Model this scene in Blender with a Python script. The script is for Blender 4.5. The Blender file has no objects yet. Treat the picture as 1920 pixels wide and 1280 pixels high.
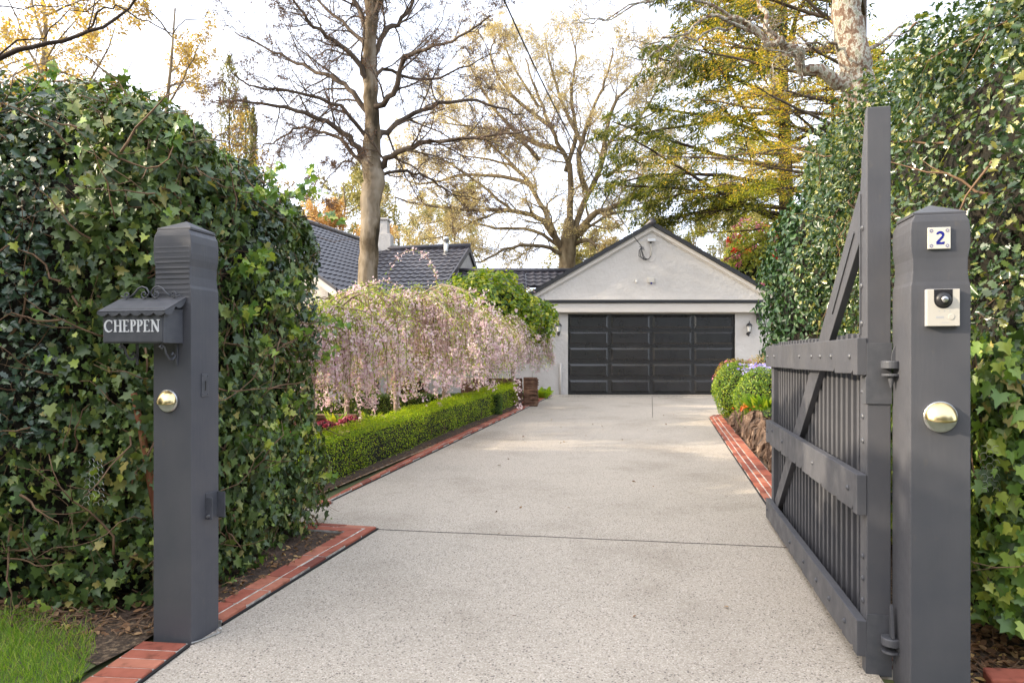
import bpy, math, random
import numpy as np
from mathutils import Vector, Matrix, Quaternion

# ------------------------------------------------------------------ camera, sky, sun
C = bpy.context.scene.collection
S = bpy.context.scene
CAMH, F, HY = 1.4, 1280.0, 668.0          # eye height (m), focal length and horizon row in 1920 px units
cam_d = bpy.data.cameras.new("camera")
cam = bpy.data.objects.new("camera", cam_d)
C.objects.link(cam)
cam.location = (0, 0, CAMH)
cam.rotation_euler = (math.radians(90), 0, 0)
cam_d.sensor_width = 36
cam_d.lens = 24
cam_d.shift_y = (HY - 640) / 1920
cam_d.clip_start = 0.05
cam_d.clip_end = 1500
S.camera = cam

SUN_EL, SUN_AZ = 23.5, -98.0               # degrees; azimuth clockwise from +Y
el, az = math.radians(SUN_EL), math.radians(SUN_AZ)
sdir = Vector((math.sin(az) * math.cos(el), math.cos(az) * math.cos(el), math.sin(el)))
sun_d = bpy.data.lights.new("sun", 'SUN')
sun_d.energy = 3.9
sun_d.angle = math.radians(0.55)
sun_d.color = (1.0, 0.86, 0.66)
sun = bpy.data.objects.new("sun", sun_d)
C.objects.link(sun)
sun.rotation_euler = sdir.to_track_quat('Z', 'Y').to_euler()
sun.location = (-20, 0, 20)

W = bpy.data.worlds.new("World")
S.world = W
W.use_nodes = True
wn, wl = W.node_tree.nodes, W.node_tree.links
wn.clear()
wo = wn.new('ShaderNodeOutputWorld')
bg = wn.new('ShaderNodeBackground')
sky = wn.new('ShaderNodeTexSky')
sky.sky_type = 'NISHITA'
sky.sun_disc = False
sky.sun_elevation = el
sky.sun_rotation = az
sky.air_density = 1.0
sky.dust_density = 2.5
sky.ozone_density = 1.0
bg.inputs['Strength'].default_value = 0.15
# thin high cloud over the blue
tc = wn.new('ShaderNodeTexCoord')
mp = wn.new('ShaderNodeMapping')
mp.inputs['Scale'].default_value = (1.5, 1.5, 5.0)
nz = wn.new('ShaderNodeTexNoise')
nz.inputs['Scale'].default_value = 2.2
nz.inputs['Detail'].default_value = 7
rp = wn.new('ShaderNodeValToRGB')
rp.color_ramp.elements[0].position = 0.30
rp.color_ramp.elements[0].color = (0.60, 0.60, 0.60, 1)
rp.color_ramp.elements[1].position = 0.72
rp.color_ramp.elements[1].color = (0.95, 0.95, 0.95, 1)
mx = wn.new('ShaderNodeMixRGB')
# the veil of cloud glows round the sun and is paler blue away from it
dotn = wn.new('ShaderNodeVectorMath'); dotn.operation = 'DOT_PRODUCT'
nrmn = wn.new('ShaderNodeVectorMath'); nrmn.operation = 'NORMALIZE'
wl.new(tc.outputs['Generated'], nrmn.inputs[0])
wl.new(nrmn.outputs['Vector'], dotn.inputs[0])
dotn.inputs[1].default_value = tuple(sdir)
crp = wn.new('ShaderNodeValToRGB')
crp.color_ramp.elements[0].position = 0.0
crp.color_ramp.elements[0].color = (0.92, 0.97, 1.08, 1)
crp.color_ramp.elements[1].position = 1.0
crp.color_ramp.elements[1].color = (2.1, 1.9, 1.65, 1)
e_ = crp.color_ramp.elements.new(0.45)
e_.color = (1.08, 1.10, 1.15, 1)
wl.new(dotn.outputs['Value'], crp.inputs['Fac'])
cmul = wn.new('ShaderNodeMixRGB'); cmul.blend_type = 'MULTIPLY'; cmul.inputs[0].default_value = 1
cmul.inputs[2].default_value = (9.9, 10.2, 10.9, 1)
wl.new(crp.outputs['Color'], cmul.inputs[1])
wl.new(tc.outputs['Generated'], mp.inputs['Vector'])
wl.new(mp.outputs['Vector'], nz.inputs['Vector'])
wl.new(nz.outputs['Fac'], rp.inputs['Fac'])
wl.new(rp.outputs['Color'], mx.inputs[0])
wl.new(sky.outputs['Color'], mx.inputs[1])
wl.new(cmul.outputs['Color'], mx.inputs[2])
wl.new(mx.outputs['Color'], bg.inputs['Color'])
wl.new(bg.outputs['Background'], wo.inputs['Surface'])

S.view_settings.view_transform = 'Standard'
S.view_settings.look = 'None'
S.view_settings.exposure = 0.76
S.view_settings.gamma = 1.0
S.cycles.use_denoising = True
S.cycles.max_bounces = 6
S.cycles.diffuse_bounces = 2
S.cycles.glossy_bounces = 2
S.cycles.transmission_bounces = 4
S.cycles.transparent_max_bounces = 4

rnd = random.Random(7)
R = np.random.default_rng(11)


def gz(y):
    return 0.0184 * (min(y, 19.6) - 3.2)


def at(px, py, y):
    """world point that stands at depth y under pixel px, py of the 1920 x 1280 photograph"""
    return Vector(((px - 960) * y / F, y, CAMH + (HY - py) * y / F))


# ------------------------------------------------------------------ object helpers
def link(name, me, parent=None):
    o = bpy.data.objects.new(name, me)
    C.objects.link(o)
    if parent is not None:
        o.parent = parent
    return o


def tag(o, label=None, cat=None, group=None, kind=None):
    if label: o["label"] = label
    if cat: o["category"] = cat
    if group: o["group"] = group
    if kind: o["kind"] = kind
    return o


def thing(name, label, cat, loc=(0, 0, 0), rz=0.0, group=None):
    o = bpy.data.objects.new(name, None)
    C.objects.link(o)
    o.location = loc
    o.rotation_euler = (0, 0, rz)
    o.empty_display_size = 0.2
    return tag(o, label, cat, group)


def dup(root, loc, rz, label):
    r = root.copy()
    C.objects.link(r)
    r.location = loc
    r.rotation_euler = (0, 0, rz)
    r["label"] = label
    for ch in root.children:
        c = ch.copy()
        C.objects.link(c)
        c.parent = r
        for g in ch.children:
            d = g.copy()
            C.objects.link(d)
            d.parent = c
    return r


class MB:
    def __init__(self):
        self.v, self.f, self.m = [], [], []
        self.M = None

    def add(self, vs, fs, mi=0):
        b = len(self.v)
        if self.M is not None:
            vs = [self.M @ Vector(q) for q in vs]
        self.v += [tuple(q) for q in vs]
        self.f += [tuple(b + i for i in f) for f in fs]
        self.m += [mi] * len(fs)
        return self

    def box(self, x0, x1, y0, y1, z0, z1, mi=0, M=None):
        vs = [(x0, y0, z0), (x1, y0, z0), (x1, y1, z0), (x0, y1, z0), (x0, y0, z1), (x1, y0, z1), (x1, y1, z1), (x0, y1, z1)]
        if M is not None:
            vs = [M @ Vector(q) for q in vs]
        return self.add(vs, [(0, 3, 2, 1), (4, 5, 6, 7), (0, 1, 5, 4), (1, 2, 6, 5), (2, 3, 7, 6), (3, 0, 4, 7)], mi)

    def prism(self, poly, fn0, fn1, mi=0):
        n = len(poly)
        vs = [fn0(*q) for q in poly] + [fn1(*q) for q in poly]
        fs = [tuple(range(n))[::-1], tuple(range(n, 2 * n))] + [(i, (i + 1) % n, n + (i + 1) % n, n + i) for i in range(n)]
        return self.add(vs, fs, mi)

    def tube(self, pts, rads, n=6, mi=0, cap=True):
        pts = [Vector(p) for p in pts]
        if not hasattr(rads, '__len__'):
            rads = [rads] * len(pts)
        vs, m = [], len(pts)
        up = None
        for i, p in enumerate(pts):
            d = (pts[min(i + 1, m - 1)] - pts[max(i - 1, 0)])
            if d.length < 1e-9:
                d = Vector((0, 0, 1))
            d.normalize()
            if up is None:
                up = Vector((1, 0, 0)) if abs(d.x) < .8 else Vector((0, 1, 0))
            a = (up - d * up.dot(d))
            if a.length < 1e-4:
                a = d.orthogonal()
            a.normalize()
            up = a
            b = d.cross(a)
            for k in range(n):
                t = 2 * math.pi * k / n
                vs.append(p + a * (math.cos(t) * rads[i]) + b * (math.sin(t) * rads[i]))
        fs = [(i * n + k, i * n + (k + 1) % n, (i + 1) * n + (k + 1) % n, (i + 1) * n + k) for i in range(m - 1) for k in range(n)]
        if cap:
            fs += [tuple(range(n))[::-1], tuple(range((m - 1) * n, m * n))]
        return self.add(vs, fs, mi)

    def lathe(self, prof, M=None, n=24, mi=0):
        """prof: (r, z) list, around local z"""
        M = M or Matrix()
        m = len(prof)
        vs = [M @ Vector((r * math.cos(2 * math.pi * k / n), r * math.sin(2 * math.pi * k / n), z)) for r, z in prof for k in range(n)]
        fs = [(i * n + k, i * n + (k + 1) % n, (i + 1) * n + (k + 1) % n, (i + 1) * n + k) for i in range(m - 1) for k in range(n)]
        fs += [tuple(range(n))[::-1], tuple(range((m - 1) * n, m * n))]
        return self.add(vs, fs, mi)

    def build(self, name, mats, parent=None, smooth=False, bevel=0.0, seg=2):
        me = bpy.data.meshes.new(name)
        me.from_pydata(self.v, [], self.f)
        if not isinstance(mats, (list, tuple)):
            mats = [mats]
        for q in mats:
            me.materials.append(q)
        if len(mats) > 1:
            me.polygons.foreach_set('material_index', self.m)
        if smooth:
            me.polygons.foreach_set('use_smooth', [True] * len(self.f))
        me.update()
        o = link(name, me, parent)
        if bevel:
            b = o.modifiers.new('bevel', 'BEVEL')
            b.width = bevel
            b.segments = seg
            b.limit_method = 'ANGLE'
            b.angle_limit = math.radians(40)
        return o


def np_mesh(name, V, faces_flat, counts, mat, parent=None, smooth=False):
    me = bpy.data.meshes.new(name)
    me.vertices.add(len(V))
    me.vertices.foreach_set('co', np.ascontiguousarray(V, dtype=np.float32).ravel())
    me.loops.add(len(faces_flat))
    me.loops.foreach_set('vertex_index', np.ascontiguousarray(faces_flat, dtype=np.int32))
    me.polygons.add(len(counts))
    st = np.concatenate([[0], np.cumsum(counts)[:-1]]).astype(np.int32)
    me.polygons.foreach_set('loop_start', st)
    me.polygons.foreach_set('loop_total', np.ascontiguousarray(counts, dtype=np.int32))
    if smooth:
        me.polygons.foreach_set('use_smooth', np.ones(len(counts), dtype=bool))
    me.update(calc_edges=True)
    me.materials.append(mat)
    return link(name, me, parent)


def nrm(A):
    return A / np.maximum(np.linalg.norm(A, axis=-1, keepdims=True), 1e-9)


# leaf templates: verts (x across, y along to the tip, z out of the blade), faces
def T(vs, fs):
    return np.array(vs, dtype=float), fs


def halves(right):
    """right outline from base to tip (x>0) -> two half blades folded on the midrib"""
    k = len(right)
    vs = [(0, 0, 0), (0, .45, -.03), (0, 1, -.16)]
    for x, y in right:
        vs.append((x, y, .30 * abs(x) - .16 * y * y))
    for x, y in right:
        vs.append((-x, y, .30 * abs(x) - .16 * y * y))
    r = tuple([0] + list(range(3, 3 + k)) + [2, 1])
    l = tuple([1, 2] + list(range(3 + k, 3 + 2 * k))[::-1] + [0])
    return T(vs, [r, l])


IVY = halves([(.26, -.16), (.52, .06), (.33, .27), (.46, .56), (.20, .60)])
HOLLY = halves([(.13, .04), (.30, .10), (.20, .26), (.36, .40), (.21, .54), (.31, .72), (.12, .82)])
OVAL = halves([(.17, .10), (.29, .38), (.26, .66), (.12, .88)])
SMALL = T([(0, 0, 0), (.30, .45, .06), (0, 1, -.08), (-.30, .45, .06)], [(0, 1, 2, 3)])
LONG = T([(0, 0, 0), (.13, .5, .03), (0, 1, -.12), (-.13, .5, .03)], [(0, 1, 2, 3)])
BLADE = T([(-.03, 0, 0), (.03, 0, 0), (.022, .55, .06), (0, 1, .28), (-.022, .55, .06)], [(0, 1, 2, 4), (4, 2, 3)])
PETALS = T([(0, .0, 0), (.42, .22, .12), (.30, .62, .15), (0, .5, 0), (.0, 1.0, .12), (-.36, .86, .15), (-.46, .2, .12), (-.2, -.3, .1), (.28, -.3, .12)],
           [(0, 8, 1, 3), (3, 1, 2, 4), (3, 4, 5, 6), (0, 3, 6, 7)])


def leaves(name, P, N, tpl, size, mat, parent=None, jit=.6, up=.25, droop=.8, spin=.7, dirs=None):
    """one mesh of leaf blades at P facing about N, tips hanging by droop"""
    tv, tf = tpl
    n = len(P)
    if n == 0:
        return None
    N = nrm(N + jit * R.normal(size=(n, 3)) * .6 + np.array([0, 0, up]))
    if dirs is None:
        D = R.normal(size=(n, 3)) * spin + np.array([0, 0, -droop])
    else:
        D = dirs + R.normal(size=(n, 3)) * spin
    D = nrm(D - N * np.sum(D * N, axis=1, keepdims=True))
    X = np.cross(D, N)
    s = size[0] + (size[1] - size[0]) * R.uniform(size=(n, 1)) ** 1.8
    wv = R.uniform(.85, 1.15, size=(n, 1))
    cz = R.uniform(-.3, 2.8, size=(n, 1))
    k = len(tv)
    V = (P[:, None, :] + s[:, None] * (tv[None, :, 0:1] * wv[:, None] * X[:, None, :] + tv[None, :, 1:2] * D[:, None, :] + tv[None, :, 2:3] * cz[:, None] * N[:, None, :])).reshape(-1, 3)
    ff = np.concatenate([np.array(f) for f in tf])
    cnt = np.array([len(f) for f in tf])
    F_ = (ff[None, :] + (np.arange(n) * k)[:, None]).ravel()
    return np_mesh(name, V, F_, np.tile(cnt, n), mat, parent)


def lump(P, s, seed=0):
    """cheap smooth 3-D noise in -1..1"""
    r = np.random.default_rng(seed + 100)
    o = np.zeros(len(P))
    for i in range(7):
        k = r.normal(size=3) * s * (1 + .35 * i)
        o += np.sin(P @ k + r.uniform(0, 6.28)) / (1 + .3 * i)
    return o / 3.2


def rbox(n, lo, hi, r, faces="xXyYZ", amp=.08, nscale=2.2, seed=0, depth=.15, dexp=1.6):
    """n points on a lumpy box with rounded edges and their outward normals; faces: x X y Y z Z"""
    lo, hi = np.array(lo, float), np.array(hi, float)
    d = hi - lo
    ar = {'x': d[1] * d[2], 'X': d[1] * d[2], 'y': d[0] * d[2], 'Y': d[0] * d[2], 'z': d[0] * d[1], 'Z': d[0] * d[1]}
    tot = sum(ar[f] for f in faces)
    out = []
    for f in faces:
        m = int(n * ar[f] / tot)
        q = lo + R.uniform(size=(m, 3)) * d
        a = 'xyz'.index(f.lower())
        q[:, a] = hi[a] if f.isupper() else lo[a]
        out.append(q)
    P = np.concatenate(out)
    inl, inh = lo + r, hi - r
    inl[2] = lo[2]
    Q = np.minimum(np.maximum(P, inl), inh)
    N = nrm(P - Q)
    P = Q + N * r
    P = P + N * (amp * lump(P, nscale, seed))[:, None]
    P = P - N * (depth * R.uniform(size=len(P)) ** dexp)[:, None]
    return P, N


def core_box(name, lo, hi, r, mat, parent, amp=.06, res=.14):
    """closed lumpy inner mass of a hedge (twiggy inside, coloured dark for the shade there)"""
    lo, hi = np.array(lo, float), np.array(hi, float)
    b = MB()
    n = [max(2, int((hi[i] - lo[i]) / res)) for i in range(3)]
    idx = {}
    vs, fs = [], []

    def vert(i, j, k):
        key = (i, j, k)
        if key not in idx:
            idx[key] = len(vs)
            vs.append((lo[0] + (hi[0] - lo[0]) * i / n[0], lo[1] + (hi[1] - lo[1]) * j / n[1], lo[2] + (hi[2] - lo[2]) * k / n[2]))
        return idx[key]
    for i in range(n[0]):
        for j in range(n[1]):
            for k, fl in ((0, 1), (n[2], 0)):
                q = [vert(i, j, k), vert(i + 1, j, k), vert(i + 1, j + 1, k), vert(i, j + 1, k)]
                fs.append(q[::-1] if fl else q)
    for i in range(n[0]):
        for k in range(n[2]):
            for j, fl in ((0, 0), (n[1], 1)):
                q = [vert(i, j, k), vert(i + 1, j, k), vert(i + 1, j, k + 1), vert(i, j, k + 1)]
                fs.append(q[::-1] if fl else q)
    for j in range(n[1]):
        for k in range(n[2]):
            for i, fl in ((0, 1), (n[0], 0)):
                q = [vert(i, j, k), vert(i, j + 1, k), vert(i, j + 1, k + 1), vert(i, j, k + 1)]
                fs.append(q[::-1] if fl else q)
    P = np.array(vs)
    inl, inh = lo + r, hi - r
    inl[2] = lo[2]
    Q = np.minimum(np.maximum(P, inl), inh)
    D = P - Q
    L = np.linalg.norm(D, axis=1, keepdims=True)
    N = D / np.maximum(L, 1e-6)
    P = Q + N * np.minimum(L, r)
    P = P + N * (amp * lump(P, 6, 5))[:, None]
    o = np_mesh(name, P, np.array(fs).ravel(), np.full(len(fs), 4), mat, parent, True)
    return o


def ball(n, c, rad, amp=.08, nscale=3, seed=0, depth=.2, zmin=-1.0, dexp=1.5):
    """points in the outer shell of a lumpy ellipsoid"""
    N = nrm(R.normal(size=(int(n * 1.3), 3)))
    N = N[N[:, 2] > zmin][:n]
    rad = np.array(rad, float)
    rr = (1 + amp * lump(N * rad * 1.0, nscale, seed)) * (1 - depth * R.uniform(size=len(N)) ** dexp)
    P = np.array(c) + N * rad * rr[:, None]
    return P, nrm(N / rad)


def core_ball(name, c, rad, mat, parent, amp=.06):
    b = MB()
    nu, nv = 28, 18
    vs = []
    for j in range(nv + 1):
        th = math.pi * j / nv
        for i in range(nu):
            ph = 2 * math.pi * i / nu
            vs.append((math.sin(th) * math.cos(ph), math.sin(th) * math.sin(ph), math.cos(th)))
    V = np.array(vs)
    V = V * (1 + amp * lump(V, 5, 3))[:, None] * np.array(rad) + np.array(c)
    fs = [(j * nu + i, (j + 1) * nu + i, (j + 1) * nu + (i + 1) % nu, j * nu + (i + 1) % nu) for j in range(nv) for i in range(nu)]
    return np_mesh(name, V, np.array(fs).ravel(), np.full(len(fs), 4), mat, parent, True)


# ------------------------------------------------------------------ materials
def mat(name, col=(.5, .5, .5), rough=.6, metal=0.0, spec=.5):
    m = bpy.data.materials.new(name)
    m.use_nodes = True
    b = m.node_tree.nodes['Principled BSDF']
    b.inputs['Base Color'].default_value = (*col, 1)
    b.inputs['Roughness'].default_value = rough
    b.inputs['Metallic'].default_value = metal
    b.inputs['Specular IOR Level'].default_value = spec
    return m, m.node_tree.nodes, m.node_tree.links, b


def ramp(nn, stops):
    r = nn.new('ShaderNodeValToRGB')
    e = r.color_ramp.elements
    e[0].position, e[0].color = stops[0][0], (*stops[0][1], 1)
    e[1].position, e[1].color = stops[-1][0], (*stops[-1][1], 1)
    for p, c in stops[1:-1]:
        q = e.new(p)
        q.color = (*c, 1)
    return r


def noise(nn, ll, scale, detail=4, rough=.55, vec=None, stretch=None, kind='Object'):
    t = nn.new('ShaderNodeTexNoise')
    t.inputs['Scale'].default_value = scale
    t.inputs['Detail'].default_value = detail
    t.inputs['Roughness'].default_value = rough
    c = nn.new('ShaderNodeTexCoord')
    if stretch:
        mpp = nn.new('ShaderNodeMapping')
        mpp.inputs['Scale'].default_value = stretch
        ll.new(c.outputs[kind], mpp.inputs['Vector'])
        ll.new(mpp.outputs['Vector'], t.inputs['Vector'])
    else:
        ll.new(c.outputs[kind], t.inputs['Vector'])
    return t


def bump(nn, ll, b, src, strength=.3, dist=.01):
    u = nn.new('ShaderNodeBump')
    u.inputs['Strength'].default_value = strength
    u.inputs['Distance'].default_value = dist
    ll.new(src, u.inputs['Height'])
    ll.new(u.outputs['Normal'], b.inputs['Normal'])
    return u


def leaf_mat(name, stops, rough=.45, trans=.3, tcol=None, spec=.5):
    m, nn, ll, b = mat(name, rough=rough, spec=spec)
    g = nn.new('ShaderNodeNewGeometry')
    r = ramp(nn, stops)
    ll.new(g.outputs['Random Per Island'], r.inputs['Fac'])
    ll.new(r.outputs['Color'], b.inputs['Base Color'])
    if trans > 0:
        t = nn.new('ShaderNodeBsdfTranslucent')
        h = nn.new('ShaderNodeMixRGB')
        h.blend_type = 'MULTIPLY'
        h.inputs[0].default_value = 1
        h.inputs[2].default_value = (*(tcol or (2.2, 2.2, .9)), 1)
        ll.new(r.outputs['Color'], h.inputs[1])
        ll.new(h.outputs['Color'], t.inputs['Color'])
        s = nn.new('ShaderNodeMixShader')
        s.inputs[0].default_value = trans
        ll.new(b.outputs['BSDF'], s.inputs[1])
        ll.new(t.outputs['BSDF'], s.inputs[2])
        ll.new(s.outputs['Shader'], nn['Material Output'].inputs['Surface'])
    return m


def noisy(name, stops, scale, rough=.7, bs=.3, bd=.01, bscale=None, detail=5, stretch=None, spec=.5, metal=0):
    m, nn, ll, b = mat(name, rough=rough, spec=spec, metal=metal)
    t = noise(nn, ll, scale, detail, stretch=stretch)
    r = ramp(nn, stops)
    ll.new(t.outputs['Fac'], r.inputs['Fac'])
    ll.new(r.outputs['Color'], b.inputs['Base Color'])
    t2 = noise(nn, ll, bscale or scale * 3, 6, stretch=stretch)
    bump(nn, ll, b, t2.outputs['Fac'], bs, bd)
    return m


M = {}
M['ivy'] = leaf_mat('ivy_leaf', [(0, (.036, .066, .022)), (.45, (.068, .118, .032)), (.76, (.125, .185, .046)), (.91, (.20, .25, .06)), (1, (.38, .31, .10))], .44, .14)
M['ivy_far'] = leaf_mat('ivy_leaf_bright', [(0, (.08, .16, .035)), (.5, (.16, .27, .045)), (.8, (.28, .38, .06)), (1, (.48, .50, .10))], .42, .18)
M['holly'] = leaf_mat('holly_leaf', [(0, (.028, .058, .036)), (.6, (.050, .095, .056)), (.9, (.09, .14, .065)), (1, (.18, .19, .08))], .36, .10, spec=.7)
M['holly2'] = leaf_mat('holly_leaf_yellowish', [(0, (.020, .048, .020)), (.5, (.042, .085, .030)), (.80, (.10, .15, .04)), (1, (.38, .36, .11))], .29, .16, spec=.7)  # some leaves yellower, picked at random
M['camellia'] = leaf_mat('camellia_leaf', [(0, (.015, .042, .016)), (.6, (.032, .080, .026)), (.95, (.06, .125, .035)), (1, (.12, .19, .05))], .42, .10, spec=.5)
M['camellia2'] = leaf_mat('camellia_leaf_yellow', [(0, (.05, .10, .014)), (.4, (.11, .19, .016)), (.75, (.26, .32, .02)), (1, (.48, .44, .05))], .34, .35)
M['box'] = leaf_mat('box_leaf', [(0, (.12, .21, .010)), (.5, (.28, .42, .014)), (.85, (.47, .57, .02)), (1, (.66, .66, .04))], .5, .45, (1.6, 1.6, .7))
M['box2'] = leaf_mat('box_leaf_dark', [(0, (.03, .07, .010)), (.5, (.06, .13, .014)), (.85, (.14, .21, .02)), (1, (.30, .34, .04))], .45, .3)
M['boxball'] = leaf_mat('box_ball_leaf', [(0, (.05, .11, .014)), (.5, (.12, .22, .016)), (.85, (.25, .34, .02)), (1, (.44, .46, .04))], .45, .3)
M['core'] = noisy('shade_dark_inside', [(.3, (.007, .008, .004)), (.7, (.022, .015, .008))], 14, .95, .6, .03)  # twiggy inside coloured near black; shade between leaves put into the colour
M['stem'] = noisy('hedge_stem', [(.3, (.11, .06, .032)), (.7, (.26, .16, .09))], 12, .8, .4, .004)
M['petal'] = leaf_mat('cherry_petal', [(0, (.60, .42, .48)), (.5, (.76, .62, .64)), (1, (.88, .82, .78))], .6, .45, (1.15, 1.0, 1.0))
M['cherry_leaf'] = leaf_mat('cherry_leaf', [(0, (.13, .22, .03)), (.6, (.27, .36, .05)), (1, (.50, .48, .14))], .5, .45, (1.8, 1.8, .8))
M['bud'] = leaf_mat('pale_bud', [(0, (.46, .34, .15)), (.6, (.62, .50, .25)), (1, (.72, .63, .36))], .7, .4, (1.3, 1.3, .9))
M['bud2'] = leaf_mat('golden_leaf', [(0, (.30, .17, .045)), (.5, (.46, .32, .08)), (1, (.60, .48, .12))], .7, .4, (1.5, 1.4, .8))
M['bud3'] = leaf_mat('brown_bud', [(0, (.10, .05, .03)), (1, (.20, .11, .06))], .8, .1)
M['autumn'] = leaf_mat('orange_leaf', [(0, (.44, .24, .09)), (.6, (.58, .38, .17)), (1, (.66, .50, .26))], .7, .4, (1.4, 1.3, .8))
M['cedar'] = leaf_mat('cedar_needle', [(0, (.035, .058, .016)), (.6, (.085, .105, .026)), (1, (.30, .27, .05))], .6, .3)
M['gold'] = leaf_mat('golden_needle', [(0, (.14, .17, .025)), (.40, (.36, .33, .04)), (.7, (.62, .46, .06)), (1, (.72, .38, .06))], .6, .45, (1.7, 1.6, .8))
M['gold2'] = leaf_mat('yellow_green_needle', [(0, (.10, .14, .02)), (.5, (.24, .27, .03)), (.85, (.44, .40, .04)), (1, (.55, .38, .04))], .6, .45, (1.7, 1.7, .8))
M['cypress'] = leaf_mat('cypress_leaf', [(0, (.07, .08, .02)), (.6, (.17, .15, .03)), (1, (.30, .26, .05))], .7, .2)
M['fargreen'] = leaf_mat('far_leaf', [(0, (.14, .14, .05)), (.6, (.32, .28, .10)), (1, (.50, .42, .18))], .7, .4, (1.4, 1.4, .9))
M['rhodo'] = leaf_mat('rhododendron_leaf', [(0, (.10, .16, .03)), (.6, (.30, .34, .06)), (1, (.55, .50, .12))], .5, .3)
M['red'] = leaf_mat('red_petal', [(0, (.55, .01, .015)), (.7, (.75, .03, .02)), (1, (.75, .10, .05))], .6, .3, (1.2, 1, 1))
M['pinkfl'] = leaf_mat('pink_petal', [(0, (.55, .06, .22)), (.6, (.70, .18, .35)), (1, (.80, .42, .45))], .6, .3, (1.2, 1, 1))
M['blue'] = leaf_mat('bluebell_petal', [(0, (.30, .24, .60)), (.6, (.48, .42, .78)), (1, (.70, .66, .86))], .6, .3, (1.1, 1.1, 1.1))
M['orangefl'] = leaf_mat('orange_petal', [(0, (.75, .14, .02)), (1, (.85, .30, .04))], .6, .3, (1.2, 1, 1))
M['heuchera'] = leaf_mat('dark_red_leaf', [(0, (.16, .02, .04)), (.6, (.32, .04, .08)), (1, (.45, .16, .18))], .5, .3, (1.5, 1, 1))
M['azalea'] = leaf_mat('azalea_leaf', [(0, (.07, .09, .02)), (.5, (.22, .16, .03)), (1, (.40, .26, .06))], .5, .3)
M['grass'] = leaf_mat('grass_blade', [(0, (.09, .18, .02)), (.5, (.18, .32, .03)), (.88, (.32, .42, .06)), (1, (.50, .42, .18))], .5, .35)
M['dead'] = leaf_mat('dead_leaf', [(0, (.10, .05, .025)), (.6, (.25, .13, .06)), (.9, (.38, .24, .12)), (1, (.50, .34, .10))], .8, .1)
M['litter'] = noisy('litter', [(.35, (.03, .02, .013)), (.55, (.10, .065, .04)), (.68, (.24, .17, .10))], 45, .95, .8, .03, 40)
M['soil'] = noisy('garden_soil', [(.3, (.035, .022, .015)), (.7, (.12, .075, .05))], 9, .95, .9, .03, 30)
M['mulch'] = noisy('bark_mulch', [(.3, (.16, .09, .05)), (.5, (.38, .25, .16)), (.7, (.58, .44, .32))], 16, .95, 1, .03, 24)
M['earth'] = noisy('open_ground', [(.3, (.06, .07, .025)), (.7, (.12, .14, .05))], .6, .95, .5, .05, 5)

M['paint'] = None
m, nn, ll, b = mat('grey_painted_timber', rough=.5, spec=.4)
t = noise(nn, ll, 3.5, 5)
r = ramp(nn, [(.3, (.074, .077, .090)), (.7, (.098, .098, .107))])
ll.new(t.outputs['Fac'], r.inputs['Fac'])
dirt = noise(nn, ll, 26, 8, .7, stretch=(1, 1, .5))
dr_ = ramp(nn, [(.60, (0, 0, 0)), (.70, (1, 1, 1))])
ll.new(dirt.outputs['Fac'], dr_.inputs['Fac'])
dm = nn.new('ShaderNodeMixRGB'); dm.inputs[2].default_value = (.14, .125, .105, 1)
dmm = nn.new('ShaderNodeMath'); dmm.operation = 'MULTIPLY'; dmm.inputs[1].default_value = .30
ll.new(dr_.outputs['Color'], dmm.inputs[0]); ll.new(dmm.outputs[0], dm.inputs[0]); ll.new(r.outputs['Color'], dm.inputs[1])
ll.new(dm.outputs['Color'], b.inputs['Base Color'])
t2 = noise(nn, ll, 55, 6, .6, stretch=(1, 1, .10))
bump(nn, ll, b, t2.outputs['Fac'], .28, .003)
tr = noise(nn, ll, 8, 4)
rr = ramp(nn, [(.3, (.36, .36, .36)), (.7, (.60, .60, .60))])
ll.new(tr.outputs['Fac'], rr.inputs['Fac'])
ll.new(rr.outputs['Color'], b.inputs['Roughness'])
M['paint'] = m
M['iron'] = noisy('grey_painted_iron', [(.3, (.066, .070, .082)), (.7, (.095, .098, .110))], 20, .42, .25, .002, 90)
M['letter'] = noisy('white_letter_paint', [(.3, (.58, .60, .62)), (.7, (.76, .77, .78))], 60, .5, .1, .001)
M['brass'] = noisy('brushed_brass', [(.3, (.70, .50, .20)), (.7, (.88, .72, .40))], 5, .28, .12, .001, 300, stretch=(.1, 1, 1), metal=1)
M['steel'] = noisy('brushed_steel', [(.3, (.55, .55, .54)), (.7, (.7, .7, .69))], 40, .35, .1, .001, metal=1)
M['cream_enamel'] = noisy('cream_enamel', [(.3, (.62, .59, .53)), (.7, (.70, .67, .61))], 20, .25, .05, .001)
M['blue_ink'] = mat('blue_glaze', (.025, .03, .25), .25)[0]
M['white_plastic'] = mat('pale_plastic', (.56, .53, .47), .4)[0]
M['grey_plastic'] = mat('grey_plastic', (.45, .45, .46), .4)[0]
M['dark_glass'] = mat('dark_lens', (.03, .03, .035), .12)[0]
M['black'] = noisy('black_paint', [(.3, (.014, .014, .016)), (.7, (.022, .022, .024))], 12, .4, .08, .002)
M['black_door'] = noisy('satin_black_door', [(.3, (.017, .017, .018)), (.7, (.026, .026, .027))], 3, .26, .06, .002, 60, spec=.7)
M['rubber'] = mat('black_joint', (.012, .012, .013), .8)[0]
M['groove'] = mat('joint_filler', (.10, .085, .075), .9)[0]
M['glass'] = mat('lamp_glass', (.75, .75, .72), .15)[0]
M['trim'] = noisy('cream_trim', [(.3, (.56, .52, .47)), (.7, (.60, .56, .51))], 3, .55, .08, .002, 60)

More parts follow.
